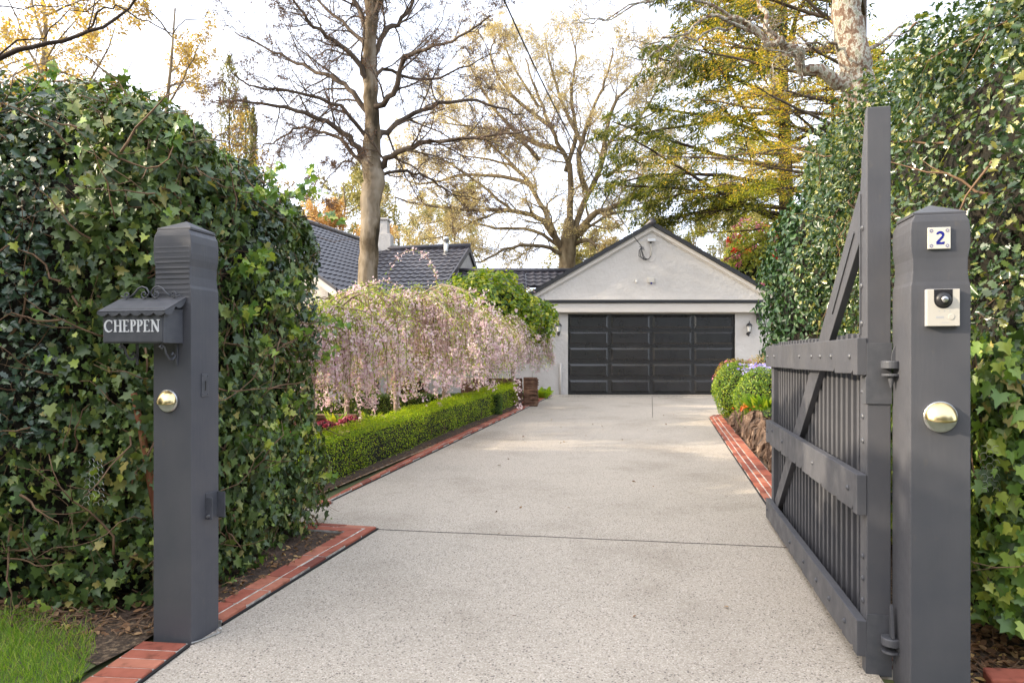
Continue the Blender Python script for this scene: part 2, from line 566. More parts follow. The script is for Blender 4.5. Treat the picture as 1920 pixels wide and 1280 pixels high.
# rendered wall
m, nn, ll, b = mat('rendered_wall', rough=.85, spec=.2)
t = noise(nn, ll, 1.3, 6)
r = ramp(nn, [(.3, (.49, .467, .44)), (.7, (.565, .54, .51))])
ll.new(t.outputs['Fac'], r.inputs['Fac'])
ll.new(r.outputs['Color'], b.inputs['Base Color'])
t2 = noise(nn, ll, 7, 8, .62)
bump(nn, ll, b, t2.outputs['Fac'], .8, .035)
M['render'] = m

# exposed aggregate concrete
m, nn, ll, b = mat('exposed_aggregate', rough=.75, spec=.35)
c = nn.new('ShaderNodeTexCoord')
v1 = nn.new('ShaderNodeTexVoronoi')
v1.inputs['Scale'].default_value = 185
ll.new(c.outputs['Object'], v1.inputs['Vector'])
r1 = ramp(nn, [(0, (.225, .195, .158)), (.10, (.35, .305, .25)), (.55, (.43, .382, .318)), (.9, (.51, .458, .385)), (1, (.66, .60, .52))])
sp = nn.new('ShaderNodeSeparateColor')
ll.new(v1.outputs['Color'], sp.inputs['Color'])
ll.new(sp.outputs['Red'], r1.inputs['Fac'])
v2 = nn.new('ShaderNodeTexVoronoi')
v2.inputs['Scale'].default_value = 84
ll.new(c.outputs['Object'], v2.inputs['Vector'])
s2 = nn.new('ShaderNodeSeparateColor')
ll.new(v2.outputs['Color'], s2.inputs['Color'])
lt = nn.new('ShaderNodeMath'); lt.operation = 'LESS_THAN'; lt.inputs[1].default_value = .11
ll.new(s2.outputs['Green'], lt.inputs[0])
ld = nn.new('ShaderNodeMath'); ld.operation = 'LESS_THAN'; ld.inputs[1].default_value = .42
ll.new(v2.outputs['Distance'], ld.inputs[0])
mm = nn.new('ShaderNodeMath'); mm.operation = 'MULTIPLY'
ll.new(lt.outputs[0], mm.inputs[0]); ll.new(ld.outputs[0], mm.inputs[1])
m3 = nn.new('ShaderNodeMath'); m3.operation = 'MULTIPLY'; m3.inputs[1].default_value = .85
ll.new(mm.outputs[0], m3.inputs[0])
mixd = nn.new('ShaderNodeMixRGB'); mixd.inputs[2].default_value = (.10, .085, .075, 1)
ll.new(m3.outputs[0], mixd.inputs[0]); ll.new(r1.outputs['Color'], mixd.inputs[1])
big = noise(nn, ll, .8, 9, .68)
rb = ramp(nn, [(.33, (.80, .78, .76)), (.50, (1, .99, .985)), (.75, (1.06, 1.04, 1.03))])
ll.new(big.outputs['Fac'], rb.inputs['Fac'])
mixb = nn.new('ShaderNodeMixRGB'); mixb.blend_type = 'MULTIPLY'; mixb.inputs[0].default_value = 1
ll.new(mixd.outputs['Color'], mixb.inputs[1]); ll.new(rb.outputs['Color'], mixb.inputs[2])
ll.new(mixb.outputs['Color'], b.inputs['Base Color'])
bump(nn, ll, b, v1.outputs['Distance'], .5, .004)
M['aggregate'] = m

# bricks
m, nn, ll, b = mat('red_paver', rough=.8, spec=.3)
g = nn.new('ShaderNodeNewGeometry')
r = ramp(nn, [(0, (.20, .062, .045)), (.35, (.34, .10, .065)), (.75, (.40, .13, .08)), (1, (.48, .19, .12))])
ll.new(g.outputs['Random Per Island'], r.inputs['Fac'])
t = noise(nn, ll, 14, 5)
r2 = ramp(nn, [(.28, (.50, .52, .50)), (.42, (.88, .87, .86)), (.6, (1, 1, 1)), (.8, (1.15, 1.2, 1.25))])
ll.new(t.outputs['Fac'], r2.inputs['Fac'])
q = nn.new('ShaderNodeMixRGB'); q.blend_type = 'MULTIPLY'; q.inputs[0].default_value = 1
ll.new(r.outputs['Color'], q.inputs[1]); ll.new(r2.outputs['Color'], q.inputs[2])
ll.new(q.outputs['Color'], b.inputs['Base Color'])
t3 = noise(nn, ll, 90, 5)
bump(nn, ll, b, t3.outputs['Fac'], .3, .003)
M['brick'] = m
M['mortar'] = noisy('mortar', [(.35, (.30, .26, .22)), (.6, (.60, .56, .50)), (.7, (.70, .66, .60))], 20, .9, .4, .003, 80)
M['roof_tile'] = None
m, nn, ll, b = mat('dark_roof_tile', rough=.38, spec=.5)
g = nn.new('ShaderNodeNewGeometry')
t = noise(nn, ll, 1.2, 5)
r = ramp(nn, [(.3, (.028, .026, .034)), (.7, (.058, .054, .064))])
ll.new(t.outputs['Fac'], r.inputs['Fac'])
ll.new(r.outputs['Color'], b.inputs['Base Color'])
M['roof_tile'] = m
M['slate'] = noisy('brown_stone', [(.3, (.07, .035, .022)), (.55, (.17, .09, .055)), (.75, (.30, .19, .12))], 6, .85, .6, .01, 25)
M['rock'] = noisy('brown_rock', [(.30, (.03, .02, .015)), (.46, (.10, .062, .042)), (.58, (.20, .13, .09)), (.75, (.38, .29, .21))], 8, .85, 1, .05, 26, stretch=(1, 1, .45))


def bark(name, stops, scale, zs=.35, bs=.8, bd=.03):
    return noisy(name, stops, scale, .9, bs, bd, scale * 4, 6, (1, 1, zs), .2)


M['bark_pale'] = bark('pale_bark', [(.36, (.035, .027, .015)), (.45, (.12, .09, .055)), (.56, (.24, .195, .14)), (.75, (.36, .31, .24))], 3.4, .35)
M['bark_limb'] = bark('limb_bark', [(.3, (.05, .037, .028)), (.7, (.15, .115, .085))], 4)
M['bark_oak'] = bark('oak_bark', [(.3, (.08, .055, .03)), (.5, (.19, .145, .09)), (.7, (.32, .26, .17))], 3.5)
M['bark_lichen'] = bark('lichen_bark', [(.36, (.16, .095, .065)), (.48, (.27, .20, .14)), (.53, (.50, .48, .42)), (.60, (.30, .29, .21)), (.75, (.34, .33, .25))], 17, .7)
M['bark_dark'] = bark('dark_bark', [(.3, (.035, .025, .02)), (.7, (.09, .065, .05))], 5)
M['bark_cherry'] = bark('cherry_bark', [(.3, (.24, .18, .13)), (.7, (.42, .34, .27))], 7, 2.5, .4, .01)
M['twig'] = mat('fine_twig', (.10, .072, .058), .8)[0]
M['twig_pale'] = mat('pale_twig', (.40, .31, .18), .8)[0]
M['white_bark'] = bark('white_bark', [(.3, (.45, .38, .30)), (.7, (.72, .66, .58))], 3)
M['stake'] = bark('rough_timber', [(.3, (.10, .035, .02)), (.55, (.28, .12, .06)), (.75, (.50, .30, .16))], 9, .25)

# ------------------------------------------------------------------ ground
DR = Vector((math.sin(math.radians(12.3)), math.cos(math.radians(12.3)), 0))   # along the drive
DL = Vector((-DR.y, DR.x, 0))                                                  # across it, to the left


def sheet(name, poly, dz, material, parent=None, label=None, cat=None, kind='structure'):
    """a flat polygon laid dz above the sloping ground"""
    b = MB()
    ys = sorted(set([min(y, 1e9) for _, y in poly]))
    b.add([(x, y, gz(y) + dz) for x, y in poly], [tuple(range(len(poly)))])
    o = b.build(name, material, parent)
    if kind:
        tag(o, kind=kind)
    if label:
        tag(o, label, cat)
    return o


b = MB()
yb = [-60, 3.2, 19.6, 60, 600]
for i in range(len(yb) - 1):
    y0, y1 = yb[i], yb[i + 1]
    b.add([(-500, y0, gz(y0) - .02), (500, y0, gz(y0) - .02), (500, y1, gz(y1) - .02), (-500, y1, gz(y1) - .02)], [(0, 1, 2, 3)])
tag(b.build('ground', M['earth']), 'open ground under the gardens and trees', kind='structure')

drive = [(-1.95, -6), (-1.68, 1.6), (-1.59, 2.94), (-1.555, 3.31), (-1.503, 3.52), (-1.05, 5.37), (-4.9, 6.19), (-5.1, 7.0), (-1.77, 6.10), (-1.74, 6.01), (1.12, 19.1), (1.16, 19.6), (9.5, 19.6),
         (9.5, 14.6), (4.9, 14.1), (4.35, 13.98), (4.05, 13.78), (3.86, 13.4), (1.62, 3.02), (1.52, 2.55), (1.5, -6)]
sheet('driveway', drive, .0, M['aggregate'])
# control joints and drain: real thin grooves of filler
b = MB()


def strip(b, pts, w, z0, z1, mi=0):
    pts = [Vector((x, y, 0)) for x, y in pts]
    for i in range(len(pts) - 1):
        d = (pts[i + 1] - pts[i]).normalized()
        n = Vector((-d.y, d.x, 0)) * w / 2
        a, c = pts[i], pts[i + 1]
        q = [a + n, a - n, c - n, c + n]
        vs = [(p.x, p.y, gz(p.y) + z0) for p in q] + [(p.x, p.y, gz(p.y) + z1) for p in q]
        b.add(vs, [(0, 1, 2, 3), (7, 6, 5, 4), (0, 4, 5, 1), (1, 5, 6, 2), (2, 6, 7, 3), (3, 7, 4, 0)], mi)


jt = [(-1.05, 5.37)]
for i in range(1, 13):
    jt.append((-1.05 + 3.03 * i / 12, 5.37 - .47 * i / 12 + rnd.uniform(-.006, .006)))
strip(b, jt, .007, -.01, .0035)
tag(b.build('drive_joint', M['groove']), kind='structure')
b = MB()
strip(b, [(2.80, 13.6), (3.86, 18.8)], .012, -.01, .0035)
tag(b.build('drive_joint', M['groove']), kind='structure')
b = MB()
strip(b, [(1.25, 18.88), (8.4, 18.88)], .13, -.01, .006)
o = b.build('drain_channel', M['mortar'])
tag(o, 'long pale slotted drain channel across the drive before the garage door', 'drain')
b = MB()
for i in range(170):
    x = 1.3 + i * .0415
    b.box(x, x + .016, 18.845, 18.915, gz(18.88) + .001, gz(18.88) + .0105)
b.build('drain_slots', M['rubber'], o)
for p in o.children: p.name = 'slot_row'


# ------------------------------------------------------------------ brick edgings
def offset(pts, d):
    """shift a polyline sideways (left of travel for +d) with mitred corners"""
    P = [Vector((x, y)) for x, y in pts]
    out = []
    for i, p in enumerate(P):
        ns = []
        if i > 0:
            e = (P[i] - P[i - 1]).normalized(); ns.append(Vector((-e.y, e.x)))
        if i < len(P) - 1:
            e = (P[i + 1] - P[i]).normalized(); ns.append(Vector((-e.y, e.x)))
        n = sum(ns, Vector((0, 0))) / len(ns)
        k = 1 / max(.35, n.length_squared)
        out.append(p + n * d * k)
    return out


def edging(name, pts, courses, label, side=1, h=.028, seed=1):
    """courses: list of (offset0, offset1, brick length) going away from the drive edge"""
    rr = random.Random(seed)
    root = thing(name, label, 'brick edging', (pts[0][0], pts[0][1], gz(pts[0][1])))
    inv = Matrix.Translation(root.location).inverted()
    w = courses[-1][1]
    mo, br, jo = MB(), MB(), MB()
    mo.M = br.M = jo.M = inv
    A, B = offset(pts, side * .012), offset(pts, side * (w + .004))
    for i in range(len(pts) - 1):
        q = [A[i], A[i + 1], B[i + 1], B[i]]
        vs = [(p.x, p.y, gz(p.y) - .02) for p in q] + [(p.x, p.y, gz(p.y) + h - .004) for p in q]
        mo.add(vs, [(0, 3, 2, 1), (4, 5, 6, 7), (0, 1, 5, 4), (1, 2, 6, 5), (2, 3, 7, 6), (3, 0, 4, 7)])
    for (o0, o1, bl) in courses:
        A, B = offset(pts, side * (o0 + .012)), offset(pts, side * (o1 - .006 + .006))
        for i in range(len(pts) - 1):
            L = (Vector(pts[i + 1]) - Vector(pts[i])).length
            n = max(1, round(L / bl))
            g = .0055 / L
            sh = rr.random() * 0
            for k in range(n):
                t0, t1 = k / n + g, (k + 1) / n - g
                dz = rr.uniform(-.0015, .0025)
                jx = rr.uniform(-.002, .002)
                q = [A[i].lerp(A[i + 1], t0), A[i].lerp(A[i + 1], t1), B[i].lerp(B[i + 1], t1), B[i].lerp(B[i + 1], t0)]
                vs = [(p.x + jx, p.y, gz(p.y) - .01) for p in q] + [(p.x + jx, p.y, gz(p.y) + h + dz) for p in q]
                br.add(vs, [(0, 3, 2, 1), (4, 5, 6, 7), (0, 1, 5, 4), (1, 2, 6, 5), (2, 3, 7, 6), (3, 0, 4, 7)])
    # filler joint between drive and bricks
    A, B = offset(pts, 0), offset(pts, side * .0115)
    for i in range(len(pts) - 1):
        q = [A[i], A[i + 1], B[i + 1], B[i]]
        vs = [(p.x, p.y, gz(p.y) - .02) for p in q] + [(p.x, p.y, gz(p.y) + .012) for p in q]
        jo.add(vs, [(0, 3, 2, 1), (4, 5, 6, 7), (0, 1, 5, 4), (1, 2, 6, 5), (2, 3, 7, 6), (3, 0, 4, 7)])
    mo.build('mortar_bed', M['mortar'], root)
    br.build('pavers', M['brick'], root, bevel=.003, seg=1)
    jo.build('filler_strip', M['rubber'], root)
    for c in root.children:
        if c.name.startswith('pavers'): c.name = 'paver_course'
    return root


two = [(0, .075, .24), (.079, .185, .24)]
edging('brick_edging', [(-1.78, -1.0), (-1.68, 1.6), (-1.59, 2.94), (-1.552, 3.29)], [(0, .235, .088)],
       'orange header bricks between the lawn and the drive in front of the mailbox post', 1, .02)
edging('brick_edging', [(-1.497, 3.54), (-1.24, 4.6), (-1.05, 5.37), (-4.4, 6.085)], two,
       'red brick border turning a sharp corner under the ivy hedge by the left post', 1)
edging('brick_edging', [(-4.5, 6.76), (-1.77, 6.10), (-1.74, 6.01), (-.9, 9.85), (.2, 14.9), (1.12, 19.1)], [(0, .065, .24), (.069, .165, .24)],
       'long red brick border along the low box hedge up to the garage', 1)
edging('brick_edging', [(4.9, 14.1), (4.35, 13.98), (4.05, 13.78), (3.86, 13.4), (2.9, 9.0), (1.62, 3.02)], [(0, .07, .24), (.074, .15, .24), (.154, .27, .3)],
       'red brick border with a rounded end below the stone wall on the gate side', 1)

# beds
sheet('garden_bed', [(-1.75, 3.55), (-1.62, 3.6), (-1.2, 5.2), (-4.4, 5.9), (-6.5, 6.3), (-6.5, 3.9)], .012, M['soil'])
sheet('garden_bed', [(-1.93, 6.25), (-.82, 10.9), (.93, 19.1), (.6, 19.3), (-3.0, 19.1), (-6, 15.6), (-9, 15.6), (-9, 7.9)], .012, M['mulch'])
sheet('garden_bed', [(-1.93, 6.3), (.80, 18.1), (.35, 18.1), (-2.45, 6.4)], .018, M['soil'])
sheet('garden_bed', [(1.95, 3.1), (1.93, 2.2), (7, 1.6), (9, 3), (9.5, 14.4), (4.9, 14.0), (4.3, 13.6), (4.1, 13.3)], .008, M['litter'])
sheet('lawn', [(-1.93, 2.8), (-1.84, 3.33), (-2.2, 3.66), (-8, 4.9), (-12, 2), (-8, -6), (-2.2, -6), (-1.95, 1.6)], .006, M['earth'])
sheet('bark_litter', [(-1.80, 3.30), (-1.72, 3.9), (-8, 5.2), (-8, 4.6), (-2.6, 3.52), (-2.1, 3.2), (-1.87, 3.08)], .012, M['litter'])

# grass blades on the lawn
n = 42000
X = R.uniform(-3.6, -1.86, n); Y = R.uniform(2.35, 4.1, n)
lim = 3.56 + .21 * (-1.9 - X) - .10 + .07 * np.sin(X * 9) + R.normal(size=n) * .05
edge = -1.84 - (3.3 - Y) * .06 + np.where(Y > 2.95, -(Y - 2.95) * .55, 0) + R.normal(size=n) * .02
k = (Y < lim) & (X < edge)
X, Y = X[k], Y[k]
P = np.stack([X, Y, .0184 * (Y - 3.2) + .004], 1)
hgt = np.clip((lim[k] - Y) * 4, .35, 1)
D = np.stack([R.normal(size=len(X)) * .35, R.normal(size=len(X)) * .35, np.ones(len(X))], 1)
o = leaves('grass', P, np.stack([R.normal(size=len(X)), R.normal(size=len(X)), np.zeros(len(X))], 1), BLADE, (.025, .068), M['grass'], jit=.1, up=0, spin=.18, dirs=D)
tag(o, 'short bright green lawn grass at the bottom left corner', 'grass', kind='stuff')

# ------------------------------------------------------------------ gate posts and fittings
GY = math.radians(-12)       # posts and gate stand square to the drive


def post(name, label, loc, w, h, ripples):
    root = thing(name, label, 'gate post', loc, GY)
    b = MB()
    prof = [(-.05, 0), (h - .33, 0), (h - .30, .001), (h - .285, .005), (h - .24, .009), (h - .19, .008), (h - .155, .002), (h - .13, .0), (h - .075, .0), (h - .04, .004), (h - .02, .014), (h - .012, .017)]
    if ripples:
        pr = []
        z = h - .42
        while z < h - .09:
            pr += [(z, .0), (z + .010, .0025), (z + .02, .0)]
            z += .028
        ripple_z = pr
    vs = []
    for z, i in prof:
        vs += [(i, i * .3, z), (w - i, i * .3, z), (w - i, w - i * .3, z), (i, w - i * .3, z)]
    m = len(prof)
    fs = [(3, 2, 1, 0)] + [(a * 4 + k, a * 4 + (k + 1) % 4, (a + 1) * 4 + (k + 1) % 4, (a + 1) * 4 + k) for a in range(m - 1) for k in range(4)]
    fs.append(tuple(range((m - 1) * 4, m * 4)))
    b.add(vs, fs)
    o = b.build('shaft', M['paint'], root, bevel=.0035)
    if ripples:
        b = MB()
        z = h - .40
        while z < h - .10:
            b.box(.012, w - .012, -.0010, .004, z, z + .010)
            z += .024 + rnd.uniform(-.003, .004)
        b.build('saw_marks', M['paint'], root, bevel=.0015, seg=2)
        for c in root.children:
            if c.name.startswith('saw'): c.name = 'ridge_band'
    b = MB()
    i = .012
    b.add([(i, i, h - .012), (w - i, i, h - .012), (w - i, w - i, h - .012), (i, w - i, h - .012), (i, i, h), (w - i, i, h), (w - i, w - i, h), (i, w - i, h), (w / 2, w / 2, h + .048)],
          [(3, 2, 1, 0), (0, 1, 5, 4), (1, 2, 6, 5), (2, 3, 7, 6), (3, 0, 4, 7), (4, 5, 8), (5, 6, 8), (6, 7, 8), (7, 4, 8)])
    b.build('cap', M['paint'], root, bevel=.002)
    return root


def loc2(root_loc, x, y, z):
    c, s = math.cos(GY), math.sin(GY)
    return (root_loc[0] + c * x - s * y, root_loc[1] + s * x + c * y, root_loc[2] + z)


LPW = .212
LP = (-1.555 - LPW * math.cos(GY), 3.31 - LPW * math.sin(GY), 0)
post('gate_post', 'grey painted timber post with a pyramid cap standing left of the driveway', LP, LPW, 2.03, True)
RPW = .222
RP = (1.634, 2.80, -.01)
post('gate_post', 'grey painted timber post with a pyramid cap at the right beside the open gate', RP, RPW, 2.0, False)


def step_light(loc, r, label):
    root = thing('step_light', label, 'wall light', loc, GY, 'brass lights on the gate posts')
    Mx = Matrix.Rotation(math.radians(90), 4, 'X')
    MB().lathe([(r, 0), (r, .010), (r * .96, .013)], Mx, 40).build('bezel', M['steel'], root, smooth=False, bevel=.001)
    # lower lens disc, slightly recessed, and the eyelid hood over the top
    MB().lathe([(r * .90, .013), (r * .88, .0145)], Mx, 40).build('lens', M['steel'], root)
    b = MB()
    nu, nv = 28, 10
    vs, fs = [], []
    for j in range(nv + 1):
        e = math.radians(92) * j / nv      # from the rim at top over the bulge
        for i in range(nu + 1):
            a = math.pi * i / nu
            x = math.cos(a) * r * .93 * math.cos(e * .55) if False else 0
    for j in range(nv + 1):
        t = j / nv
        for i in range(nu + 1):
            a = math.pi * i / nu
            x = -math.cos(a) * r * .93
            ztop = math.sin(a) * r * .93
            zlow = -.10 * r - .22 * r * math.sin(a)
            z = ztop + (zlow - ztop) * t
            d = .014 + .62 * r * math.sin(a) * math.sin(math.pi / 2 * min(1, t * 1.05)) ** .8
            vs.append((x, -d, z))
    for j in range(nv):
        for i in range(nu):
            q = j * (nu + 1) + i
            fs.append((q, q + nu + 1, q + nu + 2, q + 1))
    # under face of the hood back to the plate
    base = len(vs)
    for i in range(nu + 1):
        v = vs[nv * (nu + 1) + i]
        vs.append((v[0], -.0135, v[2] + .02 * r))
    for i in range(nu):
        q = nv * (nu + 1) + i
        fs.append((q, base + i, base + i + 1, q + 1))
    b.add(vs, fs)
    b.build('hood', M['brass'], root, smooth=True)
    return root


step_light(loc2(LP, .088, -.001, 1.183), .055, 'round brass eyelid light on the left post below the mailbox')
step_light(loc2(RP, .108, -.001, 1.165), .063, 'round brass eyelid light on the right post below the intercom')


# mailbox ---------------------------------------------------------------
def stroke(b, p0, p1, w, y0, y1):
    """a flat stroke in the xz plane from p0 to p1, between depths y0 and y1"""
    a, c = Vector(p0), Vector(p1)
    d = (c - a).normalized(); n = Vector((-d.y, d.x)) * w / 2
    q = [a + n, a - n, c - n, c + n]
    b.prism([(p.x, p.y) for p in q], lambda x, z: (x, y0, z), lambda x, z: (x, y1, z))


def arc(b, cx, cz, rx, rz, a0, a1, w0, w1, y0, y1, n=16):
    pts = []
    for i in range(n + 1):
        t = i / n
        a = math.radians(a0 + (a1 - a0) * t)
        w = w0 + (w1 - w0) * math.sin(math.pi * t)
        pts.append((math.cos(a), math.sin(a), w / 2))
    for i in range(n):
        (c0, s0, h0), (c1, s1, h1) = pts[i], pts[i + 1]
        q = [(cx + c0 * (rx + h0), cz + s0 * (rz + h0)), (cx + c1 * (rx + h1), cz + s1 * (rz + h1)), (cx + c1 * (rx - h1), cz + s1 * (rz - h1)), (cx + c0 * (rx - h0), cz + s0 * (rz - h0))]
        b.prism(q, lambda x, z: (x, y0, z), lambda x, z: (x, y1, z))


def letter(b, ch, x, z, h, y0, y1):
    """a serif capital, lower left at x,z; returns its advance"""
    tk, tn, sf = h * .155, h * .075, h * .11
    e = [0]

    def ys():
        e[0] += .00012
        return y0 - e[0]

    def serif(cx, zz, w=.30):
        stroke(b, (cx - h * w / 2, zz), (cx + h * w / 2, zz), tn * .9, ys(), y1)

    def vert(cx, a=0.0, c=1.0, w=tk):
        stroke(b, (cx, z + h * a), (cx, z + h * c), w, ys(), y1)
    if ch == 'C':
        arc(b, x + h * .42, z + h * .5, h * .38, h * .46, 48, 318, tn, tk, ys(), y1, 22)
        stroke(b, (x + h * .70, z + h * .70), (x + h * .70, z + h * .97), tn, ys(), y1)
        return h * .84
    if ch == 'H':
        for cx in (.16, .66):
            vert(x + h * cx); serif(x + h * cx, z + tn / 2); serif(x + h * cx, z + h - tn / 2)
        stroke(b, (x + h * .16, z + h * .52), (x + h * .66, z + h * .52), tn, ys(), y1)
        return h * .86
    if ch == 'E':
        vert(x + h * .15)
        for zz, ln in ((tn / 2, .56), (h * .52, .40), (h - tn / 2, .53)):
            stroke(b, (x, z + zz) if zz != h * .52 else (x + h * .15, z + zz), (x + h * ln, z + zz), tn, ys(), y1)
        stroke(b, (x + h * .55, z), (x + h * .55, z + h * .2), tn * .8, ys(), y1)
        stroke(b, (x + h * .51, z + h * .8), (x + h * .51, z + h), tn * .8, ys(), y1)
        return h * .66
    if ch == 'P':
        vert(x + h * .15); serif(x + h * .15, z + tn / 2); serif(x + h * .12, z + h - tn / 2, .25)
        arc(b, x + h * .26, z + h * .73, h * .22, h * .235, -95, 95, tn * .8, tk, ys(), y1, 14)
        stroke(b, (x + h * .12, z + h - tn / 2), (x + h * .27, z + h - tn / 2), tn, ys(), y1)
        stroke(b, (x + h * .15, z + h * .50), (x + h * .27, z + h * .50), tn, ys(), y1)
        return h * .60
    if ch == 'N':
        vert(x + h * .14, w=tn); vert(x + h * .70, w=tn)
        stroke(b, (x + h * .13, z + h * .97), (x + h * .70, z + h * .02), tk * 1.05, ys(), y1)
        serif(x + h * .14, z + tn / 2, .26); serif(x + h * .08, z + h - tn / 2, .2); serif(x + h * .70, z + h - tn / 2, .26)
        return h * .84


MW, MD, MH = .335, .13, .165
ML = loc2(LP, -.166, -MD - .003, 1.463)
mail = thing('mailbox', 'grey metal mailbox with white name letters and a scalloped lid on the left post', 'mailbox', ML, GY)
b = MB()
b.box(0, MW, 0, MD, 0, MH)
b.build('body', M['iron'], mail, bevel=.003)
b = MB()
b.box(.008, MW - .008, -.0035, .0, .006, MH - .03)
b.build('front_panel', M['iron'], mail, bevel=.0015)
# lid: sloping sheet with scalloped skirt
b = MB()
ov = .018
zf, zb_ = MH - .018, MH + .055
b.prism([(-ov, zf), (MD, zb_), (MD, zb_ + .004), (-ov, zf + .004)], lambda y, z: (-ov, y, z), lambda y, z: (MW + ov, y, z))


def scallop(b, p0, p1, q0, q1, n, axis):
    """a hanging skirt between two edge points with n scallops"""
    a, c = Vector(p0), Vector(p1)
    th = Vector(axis) * .003
    steps = n * 8
    vs = []
    for i in range(steps + 1):
        t = i / steps
        top = a.lerp(c, t)
        dep = q0 + q1 * abs(math.sin(math.pi * n * t)) ** .8
        for off in (Vector((0, 0, 0)), th):
            vs.append(top + off); vs.append(top + off - Vector((0, 0, dep)))
    fs = []
    for i in range(steps):
        k = i * 4
        fs += [(k, k + 1, k + 5, k + 4), (k + 2, k + 6, k + 7, k + 3), (k, k + 4, k + 6, k + 2), (k + 1, k + 3, k + 7, k + 5)]
    b.add(vs, fs)


scallop(b, (-ov, -ov, zf + .004), (MW + ov, -ov, zf + .004), .010, .014, 6, (0, 1, 0))
scallop(b, (MW + ov, -ov, zf + .004), (MW + ov, MD, zb_ + .004), .012, .022, 2, (-1, 0, 0))
scallop(b, (-ov, -ov, zf + .004), (-ov, MD, zb_ + .004), .012, .022, 2, (1, 0, 0))
b.build('lid', M['iron'], mail)
b = MB()
hl = .058
x = .013
for ch in 'CHEPPEN':
    x += letter(b, ch, x, .052, hl, -.0065, -.003) + .0015
lw = x
kx = (MW - .032) / (lw - .013)
b.v = [(.014 + (v[0] - .013) * kx, v[1], v[2]) for v in b.v]
b.build('lettering', M['letter'], mail)
# wrought iron scroll on top


def scroll(b, pts, r=.004):
    b.tube([(x, y, z) for x, y, z in pts], r, 6)


def spiral(cx, cz, r0, r1, a0, a1, y, n=22):
    return [(cx + (r0 + (r1 - r0) * i / n) * math.cos(math.radians(a0 + (a1 - a0) * i / n)), y, cz + (r0 + (r1 - r0) * i / n) * math.sin(math.radians(a0 + (a1 - a0) * i / n))) for i in range(n + 1)]


b = MB()
yy = MD - .02
zt = zb_ + .002
cx0 = MW / 2
for s in (-1, 1):
    big = [(cx0 + s * .115, yy, zt + .006), (cx0 + s * .09, yy, zt + .022), (cx0 + s * .068, yy, zt + .046), (cx0 + s * .045, yy, zt + .056), (cx0 + s * .02, yy, zt + .048), (cx0 + s * .006, yy, zt + .028), (cx0 + s * .012, yy, zt + .008)]
    b.tube(big, .0045, 6)
    sp_ = spiral(cx0 + s * .033, zt + .018, .021, .006, 180 if s > 0 else 0, (180 + 420) if s > 0 else -420, yy)
    b.tube(sp_, .004, 6)
    sp_ = spiral(cx0 + s * .130, zt + .016, .017, .005, -90, -90 + s * 400, yy)
    b.tube(sp_, .0035, 6)
    b.tube([(cx0 + s * .115, yy, zt + .005), (cx0 + s * .150, yy, zt + .004), (cx0 + s * .165, yy, zt + .012)], .0035, 6)
b.build('top_scroll', M['iron'], mail, smooth=True)
for xx in (.08, MW - .035):
    b = MB()
    b.box(xx - .006, xx + .006, MD - .006, MD + .0, -.105, -.0015)
    b.tube([(xx, .02, -.004), (xx, .045, -.02), (xx, .055, -.05), (xx, .075, -.075), (xx, .10, -.078), (xx, MD - .012, -.06), (xx, .10, -.045), (xx, .092, -.058)], .0055, 6)
    b.tube([(xx, .022, -.005), (xx, .014, -.018), (xx, .026, -.026), (xx, .034, -.016)], .005, 6)
    b.build('bracket', M['iron'], mail, smooth=False)

# lock plate and striker on the left post's gate side
t_ = thing('lock_plate', 'small grey keyhole plate on the inner side of the left post', 'lock', loc2(LP, LPW + .0005, .10, 1.20), GY)
MB().box(0, .004, -.028, .028, 0, .115).build('plate', M['iron'], t_, bevel=.0015)
MB().box(.003, .0052, -.004, .004, .030, .078).build('keyhole', M['black'], t_)
for z in (.012, .103):
    for yv in (-.018, .018):
        b = MB(); b.lathe([(.004, 0), (.003, .002)], Matrix.Translation((.004, yv, z)) @ Matrix.Rotation(math.radians(90), 4, 'Y'), 8); b.build('screw', M['iron'], t_)
t_ = thing('gate_striker', 'folded metal gate catch low on the inner side of the left post', 'gate catch', loc2(LP, LPW + .0005, .15, .585), GY)
b = MB()
b.box(0, .004, -.045, .045, 0, .13)
b.box(.0041, .038, -.045, -.040, .0, .11)
b.box(.0041, .05, .040, .045, -.005, .125)
b.build('plate', M['iron'], t_, bevel=.001)
MB().tube([(.02, -.041, .02), (.02, -.058, .018)], .007, 10).build('bolt', M['steel'], t_)
# drop bolt ring at the foot of the post
b = MB()
ring = [(0.012 * math.cos(a), 0, .016 + .012 * math.sin(a)) for a in [i * math.pi / 8 for i in range(17)]]
b.tube(ring, .003, 6)
b.tube([(0, 0, .004), (-.06, -.10, .004), (-.08, -.13, .006)], .004, 6)
o = b.build('drop_bolt', M['steel'])
o.location = (-1.475, 3.44, .006)
tag(o, 'small bent steel ring bolt lying at the foot of the left post', 'bolt')

